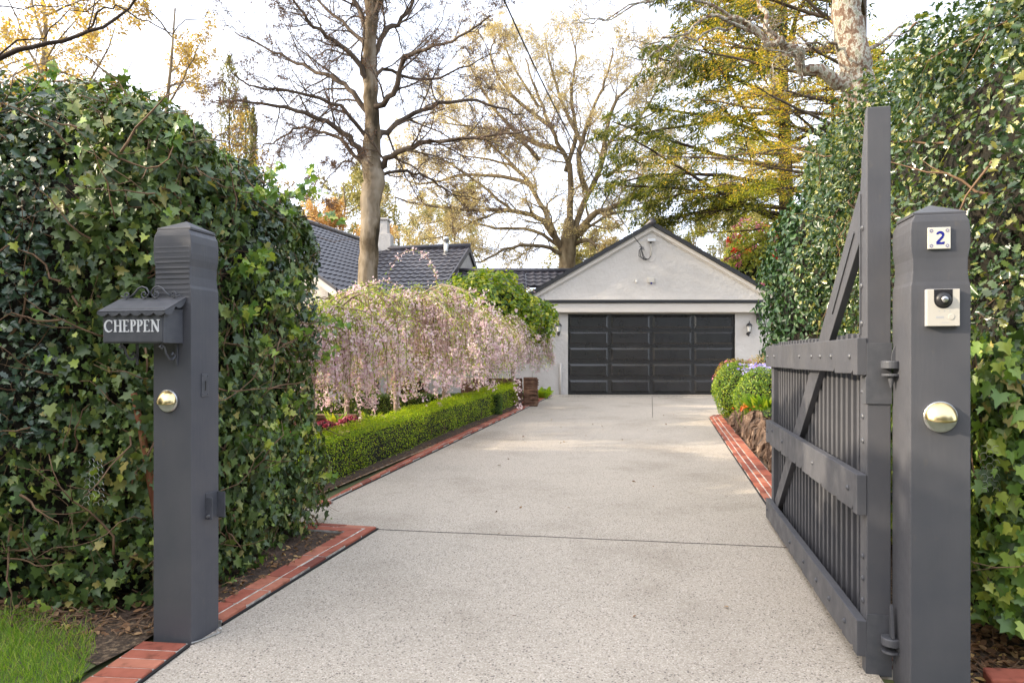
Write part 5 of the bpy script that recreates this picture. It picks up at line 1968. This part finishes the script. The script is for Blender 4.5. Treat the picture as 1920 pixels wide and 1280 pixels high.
# columnar cypresses
for i, (px, Y, h, w) in enumerate(((430, 24, 11.6, .46), (460, 26, 10.9, .30), (475, 25, 10.1, .18))):
    root = thing('cypress', ('tall thick columnar cypress above the ivy hedge', 'thinner columnar cypress right of the tallest one', 'smallest columnar cypress right of the pair')[i], 'tree', ((px - 960) * Y / F, Y, gz(Y)), 0, 'columnar cypresses')
    MB().tube([(0, 0, -.1), (0, 0, h * .9)], [.09, .02], 6).build('trunk', M['bark_dark'], root)
    n = 5200
    t = R.uniform(0, 1, n); a = R.uniform(0, 6.28, n)
    rad = w * np.minimum(1, (1 - t) * 16) * (.8 + .2 * np.sin(t * 40 + a * 2)) * (1 - .35 * R.uniform(size=n) ** 2)
    P = np.stack([rad * np.cos(a), rad * np.sin(a), .4 + t * (h - .4)], 1)
    N = np.stack([np.cos(a), np.sin(a), np.zeros(n)], 1)
    leaves('leaf_crown', P, N, LONG, (.10, .22), M['cypress'], root, jit=.5, up=.1, spin=.3, dirs=np.tile([0, 0, 1.], (n, 1)))

# rhododendron
rh = thing('rhododendron', 'tall rhododendron with red and pink blooms over the right end of the garage', 'shrub', (9.3, 26, gz(20)))
MB().tube([(0, 0, -.1), (.1, 0, 1.5), (0, 0, 3)], [.12, .09, .05], 8).build('trunk', M['bark_limb'], rh, smooth=True)
P, N = ball(7000, (0, 0, 3.3), (1.8, 1.3, 2.9), .15, 1.6, 51, .3)
leaves('foliage', P, N, OVAL, (.12, .2), M['rhodo'], rh, jit=.8, up=.4, droop=.6)
core_ball('shade_core', (0, 0, 3.2), (1.35, 1, 2.1), M['core'], rh)
for nm, mt, cnt, zr in (('red_bloom', 'red', 26, (-1, 1)), ('pink_bloom', 'pinkfl', 60, (-1, 1))):
    C0, N0 = ball(cnt * 3, (0, -.05, 3.3), (1.86, 1.36, 2.97), .12, 1.6, 51, .03)
    m_ = 20
    P = np.repeat(C0, m_, 0) + R.normal(size=(len(C0) * m_, 3)) * .05
    leaves(nm, P, np.repeat(N0, m_, 0), PETALS, (.07, .11) if mt == 'red' else (.05, .08), M[mt], rh, jit=.8)

# ------------------------------------------------------------------ weeping cherries
def cherry(px, Y, hz, rx, ry, label, seed, ns, low, topx=0):
    rg = random.Random(seed)
    X = (px - 960) * Y / F
    root = thing('weeping_cherry', label, 'tree', (X, Y, gz(Y)), 0, 'weeping cherries along the drive')
    zt = CAMH + hz - gz(Y)
    b = MB()
    zk = zt - .55
    b.tube([(0, 0, -.06), (.008, 0, .3), (-.006, .004, .8), (.004, 0, 1.2), (0, 0, zk)], [.052, .046, .043, .043, .050], 10)
    b.build('trunk', M['bark_cherry'], root, smooth=True)
    arms, hang = [], []
    for i in range(ns):
        a = 2 * math.pi * (i + rg.random()) / ns
        reach = rg.uniform(.45, 1.0)
        top = zt - .55 + rg.uniform(.25, .62)
        ex, ey = math.cos(a) * rx * reach, math.sin(a) * ry * reach
        pts, rs = [], []
        for j in range(9):
            t = j / 8
            z = zk + (top - zk) * math.sin(min(1, t * 1.35) * math.pi / 2) - 1.5 * reach * max(0, t - .42) ** 1.6
            pts.append(Vector((ex * t + rg.gauss(0, .015), ey * t + rg.gauss(0, .015), z))); rs.append(.017 * (1 - .75 * t))
        arms.append((pts, rs))
        for k in range(rg.randint(11, 15)):
            f = (.22 + .78 * rg.random()) * 8; q = min(int(f), 7)
            p = pts[q].lerp(pts[q + 1], f - q)
            out_ = Vector((ex, ey, 0)).normalized() if (ex or ey) else Vector((1, 0, 0))
            d = (out_ * rg.uniform(.2, .9) + Vector((rg.gauss(0, .5), rg.gauss(0, .5), rg.uniform(-.1, .5)))).normalized()
            end = low + rg.random() ** 1.1 * (zt - .7 - low)
            if p.x > .35 and p.y < .3: end = max(end, .85)
            if abs(p.x + .05) < .24 and p.y < 0: end = max(end, zt - 1.0)
            hp_, hr = [p.copy()], [.006]
            n_ = 12
            stepl = max(.3, (p.z - end) * 1.12) / n_
            for j in range(n_):
                d = (d + Vector((rg.gauss(0, .12), rg.gauss(0, .12), -.42))).normalized()
                p = p + d * stepl
                hp_.append(p.copy()); hr.append(.006 * (1 - .8 * (j + 1) / n_))
            hang.append((hp_, hr))
    flat_tubes('limb', arms, 6, M['bark_cherry'], root)
    flat_tubes('hanging_branch', hang, 4, M['stem'], root)
    C0 = []
    for h_ in hang:
        tc_ = rg.uniform(.25, .9)
        k_ = rg.choice((3, 8, 13, 18, 24))
        for _ in range(k_):
            f = min(.999, max(.1, rg.gauss(tc_, .22))) * (len(h_[0]) - 1); a_ = int(f)
            C0.append(tuple(h_[0][a_].lerp(h_[0][min(a_ + 1, len(h_[0]) - 1)], f - a_)))
    C0 = np.array(C0) + R.normal(size=(len(C0), 3)) * .014
    m_ = 5
    P = np.repeat(C0, m_, 0) + R.normal(size=(len(C0) * m_, 3)) * .027
    leaves('blossom', P, R.normal(size=P.shape), PETALS, (.020, .036), M['petal'], root, jit=.3, up=.1, spin=1)
    P, D = along(hang, 34, .026, .0)
    P2, D2 = along(arms, 200, .05, .15)
    P, D = np.concatenate([P, P2]), np.concatenate([D, D2])
    leaves('foliage', P, R.normal(size=P.shape), LONG, (.035, .07), M['cherry_leaf'], root, jit=.3, up=.2, spin=.5, dirs=D * .6 + np.array([0, 0, -.7]))
    return root


cherry(585, 8.1, .80, 1.35, 1.2, 'weeping cherry nearest the ivy hedge with its trunk at the bed edge', 3, 18, .62)
cherry(743, 10.6, 1.15, 1.85, 1.5, 'weeping cherry with the tallest dome and the clearest trunk', 4, 28, .34)
cherry(833, 12.9, .98, 1.45, 1.4, 'weeping cherry in the middle of the row', 5, 22, .45)
cherry(900, 14.9, .90, 1.35, 1.4, 'weeping cherry before the yellow green camellia', 6, 19, .75)
cherry(962, 16.9, .88, .98, 1.1, 'weeping cherry at the garage end of the row', 8, 17, .70)
cherry(650, 13.0, 1.02, 1.7, 1.3, 'weeping cherry farther back against the white house wall', 9, 20, .6)


# ------------------------------------------------------------------ garden bed planting
def tuft(name, label, X, Y, z, r, h, n, mt, tpl=BLADE, size=None, cat='plant', group=None, flowers=None, part='foliage'):
    root = thing(name, label, cat, (X, Y, z), 0, group)
    a = R.uniform(0, 6.28, n); q = R.uniform(0, 1, n) ** .6
    P = np.stack([np.cos(a) * q * r * .35, np.sin(a) * q * r * .35, np.zeros(n) - .01], 1)
    D = np.stack([np.cos(a) * q * r, np.sin(a) * q * r, np.full(n, h)], 1)
    leaves(part, P, np.stack([-np.cos(a), -np.sin(a), np.full(n, .4)], 1), tpl, size or (h * .7, h * 1.1), mt, root, jit=.2, up=0, spin=.05, dirs=nrm(D))
    if flowers:
        fm, cnt, sz, fh = flowers
        P = np.stack([R.normal(size=cnt) * r * .45, R.normal(size=cnt) * r * .45, fh * R.uniform(.75, 1.1, cnt)], 1)
        leaves('blossom', P, R.normal(size=P.shape) + np.array([0, -1, .5]), PETALS, sz, fm, root, jit=.3)
        b = MB()
        for p in P[::max(1, cnt // 24)]:
            b.tube([(p[0] * .5, p[1] * .5, 0), tuple(p)], .003, 3)
        b.build('flower_stalk', M['cherry_leaf'], root)
    return root


def mound(name, label, X, Y, z, rad, n, mt, size, tpl=SMALL, cat='shrub', group=None, bloom=None, sd=1):
    root = thing(name, label, cat, (X, Y, z), 0, group)
    P, N = ball(n, (0, 0, rad[2] * .85), rad, .16, 3.2, sd, .20)
    leaves('foliage', P, N, tpl, size, mt, root, jit=.8, up=.3, droop=-.3)
    core_ball('shade_core', (0, 0, rad[2] * .85), tuple(q * .82 for q in rad), M['core'], root, .04)
    if bloom:
        bm, cnt, sz = bloom
        P, N = ball(cnt, (0, 0, rad[2] * .85), tuple(q * 1.03 for q in rad), .08, 4, sd, .02, -.1)
        leaves('blossom', P, N, PETALS, sz, bm, root, jit=.5)
    return root


BZ = gz(12) + .28
mound('box_ball', 'left clipped round box bush above the brick border', 4.10, 12.5, BZ - .12, (.42, .40, .53), 11000, M['boxball'], (.024, .042), sd=2, group='clipped box bushes')
mound('box_ball', 'right clipped round box bush behind the orange flowers', 4.08, 11.2, BZ - .12, (.44, .42, .49), 11000, M['boxball'], (.024, .042), sd=5, group='clipped box bushes')
mound('azalea', 'bronze leaved azalea with pink blooms behind the left box bush', 4.42, 13.4, BZ + .12, (.46, .4, .45), 4500, M['azalea'], (.03, .045), sd=7, bloom=(M['pinkfl'], 30, (.04, .06)), group='azaleas by the garage')
mound('azalea', 'bronze azalea with red blooms right of the bluebells', 4.95, 13.0, BZ + .14, (.5, .45, .48), 5500, M['azalea'], (.03, .045), sd=8, bloom=(M['red'], 36, (.03, .045)), group='azaleas by the garage')
tuft('bluebells', 'pale blue and white bluebells above the clipped box bushes', 4.55, 12.1, BZ + .26, .5, .45, 260, M['boxball'], flowers=(M['blue'], 520, (.03, .05), .52), cat='flowers')
tuft('clivia', 'orange flowers below the right clipped box bush', 3.66, 10.5, BZ - .16, .34, .30, 60, M['boxball'], flowers=(M['orangefl'], 34, (.035, .06), .36), cat='flowers')
tuft('strap_leaf_plant', 'arching light green grassy plant spilling over the stone wall behind the gate', 3.92, 10.55, BZ - .05, .50, .48, 300, M['boxball'], LONG)
tuft('strap_leaf_plant', 'second arching grassy plant hidden partly by the gate pickets', 3.7, 8.6, BZ - .05, .4, .4, 260, M['boxball'])
mound('rock_plant', 'ferny green clump over the middle of the stone wall', 3.80, 10.1, BZ - .20, (.25, .35, .22), 2200, M['box2'], (.02, .04), sd=17, cat='plant')
mound('rock_plant', 'bushy green clump behind the near end of the stone wall', 3.5, 7.4, .25, (.4, .7, .35), 3500, M['box2'], (.03, .05), sd=18, cat='plant')
# raised bed behind the stones
b = MB()
for (a_, c__) in (((2.95, 6.2), (3.05, 6.2)),):
    pass
pl = [(2.72, 6.4), (3.50, 9.6), (4.02, 12.2), (4.30, 13.35), (4.9, 13.75), (8.5, 14.1), (8.5, 6.0), (4, 5.8)]
b.prism(pl, lambda x, y: (x, y, gz(y) - .05), lambda x, y: (x, y, gz(y) + .30))
tag(b.build('raised_bed', M['soil']), kind='structure')
# stone wall of upright slabs
sw = thing('stone_wall', 'low retaining wall of rough upright brown stones behind the gate', 'wall', (3.4, 9.5, gz(9.5)))
O = Vector(sw.location)
b = MB()
rg = random.Random(12)
t = 0.0
A_, B_ = Vector((2.52, 5.9)), Vector((4.02, 12.75))
Lw = (B_ - A_).length
dW = (B_ - A_).normalized(); nW = Vector((dW.y, -dW.x))
V_all, F_all, cnt_ = [], [], 0
while t < Lw:
    w = rg.uniform(.10, .26)
    p = A_ + dW * (t + w / 2)
    h = rg.uniform(.32, .52) * (1.0 if t < Lw - 1.2 else .6)
    dp = rg.uniform(.07, .13)
    g_ = 6
    vs = []
    idx = {}
    n_u, n_v = 8, 12
    lean = rg.uniform(-.12, .12); back = rg.uniform(.05, .16)
    ph = rg.uniform(0, 9)
    for j in range(n_v + 1):
        th_ = math.pi * j / n_v
        for i in range(14):
            fa = 2 * math.pi * i / 14
            sx = math.copysign(abs(math.cos(fa)) ** .6, math.cos(fa)) * math.sin(th_) ** .5
            sy = math.copysign(abs(math.sin(fa)) ** .6, math.sin(fa)) * math.sin(th_) ** .5
            sz_ = math.copysign(abs(math.cos(th_)) ** .75, math.cos(th_))
            k_ = 1 + .16 * math.sin(fa * 2 + ph) + .12 * math.sin(fa * 5 + ph * 3) + .10 * math.sin(th_ * 5 + ph * 2 + fa)
            u = sx * w * .54 * k_; d_ = sy * dp * k_; z = (sz_ * .5 + .45) * h
            u += lean * z; d_ += back * z
            q = p + dW * u + nW * (d_ + .12)
            vs.append((q.x - O.x, q.y - O.y, z + gz(p.y) - O.z))
    fs = [(j * 14 + i, (j + 1) * 14 + i, (j + 1) * 14 + (i + 1) % 14, j * 14 + (i + 1) % 14) for j in range(n_v) for i in range(14)]
    b.add(vs, fs)
    t += w * .80
Vn = np.array(b.v); dn = R.normal(size=Vn.shape) * .012 + np.stack([.03 * np.sin(Vn[:, 1] * 55 + Vn[:, 0] * 23), 0 * Vn[:, 0], 0 * Vn[:, 0]], 1)
b.v = [tuple(q) for q in Vn + dn]
b.build('stonework', M['rock'], sw)

# stacked stone garden wall beside the garage path
def stacked(name, label, x0, x1, y, z, h, dep, seed, rz=0):
    rg = random.Random(seed)
    root = thing(name, label, 'wall', (x0, y, z), rz)
    b = MB()
    zz = -.03
    while zz < h:
        th_ = rg.uniform(.022, .045); x = 0
        while x < x1 - x0:
            w = rg.uniform(.12, .30)
            e = min(x + w, x1 - x0 + rg.uniform(-.01, .03))
            b.box(x + .003, e, rg.uniform(-.02, .02), dep + rg.uniform(-.02, .02), zz, zz + th_ - .003)
            x += w
        zz += th_
    b.build('stonework', M['slate'], root, bevel=.003, seg=1)
    return root


stacked('stacked_stone_pier', 'short brown pier of thin stacked stones at the end of the low hedge', .27, .60, 15.9, gz(15.9), .66, .4, 3)
stacked('stacked_stone_wall', 'brown stacked stone wall under the blossom behind the low hedge', -1.3, .25, 17.3, gz(17.3), .55, .35, 4)
stacked('garden_step', 'low step of stacked stone in the bed before the far hedge', -4.6, -2.9, 12.6, gz(12.6), .14, .3, 5)
# paved corner beside the garage path
sheet('brick_paving', [(.56, 16.2), (.95, 18.9), (.45, 18.9), (.2, 16.3)], .03, M['brick'])
tuft('hosta', 'bright green broad leaved plant against the garage corner', .78, 18.2, gz(18), .42, .38, 70, M['box'], OVAL, (.22, .38))
tuft('hosta', 'second broad leaved plant beside the stacked stone pier', .45, 17.6, gz(18), .34, .34, 50, M['boxball'], OVAL, (.2, .32))
rg = random.Random(77)
for i, (X, Y, k_) in enumerate(((-3.35, 10.4, 'h'), (-3.0, 10.9, 'h'), (-2.75, 11.6, 'h'), (-3.9, 11.3, 'h'), (-3.1, 12.0, 's'), (-2.5, 12.1, 's'), (-3.7, 12.4, 's'), (-2.2, 11.3, 's'), (-1.9, 12.9, 's'))):
    if k_ == 'h':
        mound('heuchera', ('dark red leafy plant nearest the first cherry trunk', 'dark red leafy plant in the mulch left of the main cherry trunk', 'dark red leafy plant close to the stone step', 'dark red leafy plant at the back of the bed')[i], X, Y, gz(Y) - .02, (.20, .18, .14), 500, M['heuchera'], (.04, .08), OVAL, 'plant', 'dark red plants in the mulch', sd=i)
    else:
        tuft('perennial', ('spreading green perennial in the mulch before the far hedge', 'upright green perennial behind the main cherry trunk', 'green perennial beside the stone step', 'green perennial under the tallest cherry', 'green perennial near the middle cherry')[i - 4], X, Y, gz(Y), .3, .42, 90, M['boxball'], LONG, (.12, .34), 'plant', 'green perennials in the mulch')
for i, (X, Y) in enumerate(((-4.4, 14.8), (-3.5, 15.0), (-2.3, 15.0))):
    mound('azalea', ('pink flowered shrub left of the others behind the far hedge', 'bronze and pink shrub behind the far hedge', 'pink tinged shrub behind the far hedge near the stone wall')[i], X, Y, gz(Y), (.5, .4, .45), 3000, M['azalea' if i != 0 else 'box2'], (.03, .05), sd=30 + i, bloom=(M['pinkfl'], 60, (.05, .08)), group='azaleas behind the far hedge')

# fallen leaves
def litter(name, label, X, Y, n, zoff, size):
    P = np.stack([X, Y, .0184 * (Y - 3.2) + zoff], 1)
    o = leaves(name, P, R.normal(size=P.shape) * .35 + np.array([0, 0, 1.]), OVAL, size, M['dead'], None, jit=.3, spin=1, droop=0)
    tag(o, label, 'leaf litter', kind='stuff')


n = 1100
X = R.uniform(1.95, 2.6, n); Y = R.uniform(2.5, 3.6, n)
litter('leaf_litter', 'brown fallen leaves at the foot of the right hedge', X, Y, n, .02, (.025, .06))
n = 700
Y = R.uniform(3.3, 4.0, n); X = R.uniform(-3.4, -1.8, n)
k = Y > 3.52 + .21 * (-1.9 - X) - .15
litter('leaf_litter', 'brown litter under the left ivy hedge', X[k], Y[k], n, .02, (.02, .05))
n = 500
t = R.uniform(0, 1, n); Y = 6.3 + t * 10; X = -1.74 + .2185 * (Y - 6.01) - R.uniform(.18, .30, n)
litter('leaf_litter', 'dry leaf crumbs on the soil strip below the low hedge', X, Y, n, .022, (.012, .03))
n = 260
t = R.uniform(0, 1, n); Y = 3.7 + t * 1.5; X = -1.46 + .243 * (Y - 3.7) - R.uniform(.16, .4, n)
litter('leaf_litter', 'scattered dead leaves between the brick border and the ivy hedge', X, Y, n, .03, (.015, .045))

# unseen shrubs added left of the view to shade the entrance and drive
sh = thing('shade_shrub', 'unseen broad evergreen shrub added left of the lawn to shade the entrance', 'shrub', (-7.4, 1.0, 0))
MB().tube([(0, 0, -.1), (.1, 0, 1.5), (0, 0, 3)], [.14, .1, .05], 8).build('trunk', M['bark_limb'], sh, smooth=True)
P, N = ball(14000, (0, 0, 2.5), (1.9, 3.4, 2.4), .10, 1.5, 71, .45)
leaves('foliage', P, N, OVAL, (.14, .26), M['camellia'], sh, jit=.9, up=.3)
core_ball('shade_core', (0, 0, 2.4), (1.6, 3.1, 2.15), M['core'], sh)
sh = thing('shade_shrub', 'unseen evergreen shrub added behind the ivy hedge to shade the drive', 'shrub', (-6.5, 6.7, 0))  # second unseen shrub, added to stop sun through the path gap
MB().tube([(0, 0, -.1), (.1, 0, 1.0), (0, 0, 2)], [.12, .1, .05], 8).build('trunk', M['bark_limb'], sh, smooth=True)
P, N = ball(7000, (0, 0, 2.2), (1.2, 1.9, 2.1), .12, 1.5, 73, .35)
leaves('foliage', P, N, OVAL, (.12, .22), M['camellia'], sh, jit=.9, up=.3)
core_ball('shade_core', (0, 0, 2.1), (.95, 1.6, 1.8), M['core'], sh)

n = 34
Y = R.uniform(3.6, 15, n); X = R.uniform(-.9, 1.9, n) + .2185 * (Y - 6)
litter('leaf_litter', 'few dry leaves scattered on the driveway', X, Y, n, .010, (.02, .045))

tw = MB()
rg = random.Random(5)
for i in range(120):
    x = rg.uniform(-3.2, -1.82); y = 3.50 + .21 * (-1.9 - x) + rg.uniform(-.13, .12)
    a = rg.uniform(0, 6.28); l = rg.uniform(.04, .16)
    tw.tube([(x, y, .016 + rg.uniform(0, .02)), (x + math.cos(a) * l * .5, y + math.sin(a) * l * .5, .03 + rg.uniform(0, .03)), (x + math.cos(a) * l, y + math.sin(a) * l, .018 + rg.uniform(0, .03))], [.0035, .003, .0015], 4)
for i in range(70):
    x = rg.uniform(1.93, 2.5); y = rg.uniform(2.7, 3.15)
    a = rg.uniform(0, 6.28); l = rg.uniform(.04, .14)
    tw.tube([(x, y, .012 + rg.uniform(0, .02)), (x + math.cos(a) * l, y + math.sin(a) * l, .018 + rg.uniform(0, .03))], [.003, .0015], 4)
tag(tw.build('twig_litter', M['stem']), 'dry twigs on the soil under both hedges', 'twigs', kind='stuff')

# unseen trees added behind the viewpoint to block sky light on front faces
for i, (x, y, rx, h, lb) in enumerate(((-9, -13, 6.5, 9.5, 'unseen broad evergreen added to block sky light, left one'), (3, -14, 7.5, 10.5, 'unseen broad evergreen added to block sky light, middle one'), (15, -11, 6, 9, 'unseen broad evergreen added to block sky light, right one'))):
    sh = thing('sky_blocker_tree', lb, 'tree', (x, y, -.3), 0, 'unseen evergreens added to block sky light')
    MB().tube([(0, 0, -.1), (.1, 0, 1.5), (0, 0, 4)], [.35, .3, .2], 8).build('trunk', M['bark_dark'], sh, smooth=True)
    P, N = ball(9000, (0, 0, h * .52), (rx, 3.0, h * .5), .12, .8, 81 + i, .3)
    leaves('leaf_crown', P, N, OVAL, (.3, .55), M['camellia'], sh, jit=.9, up=.3)
    core_ball('shade_core', (0, 0, h * .5), (rx * .85, 2.4, h * .43), M['core'], sh)
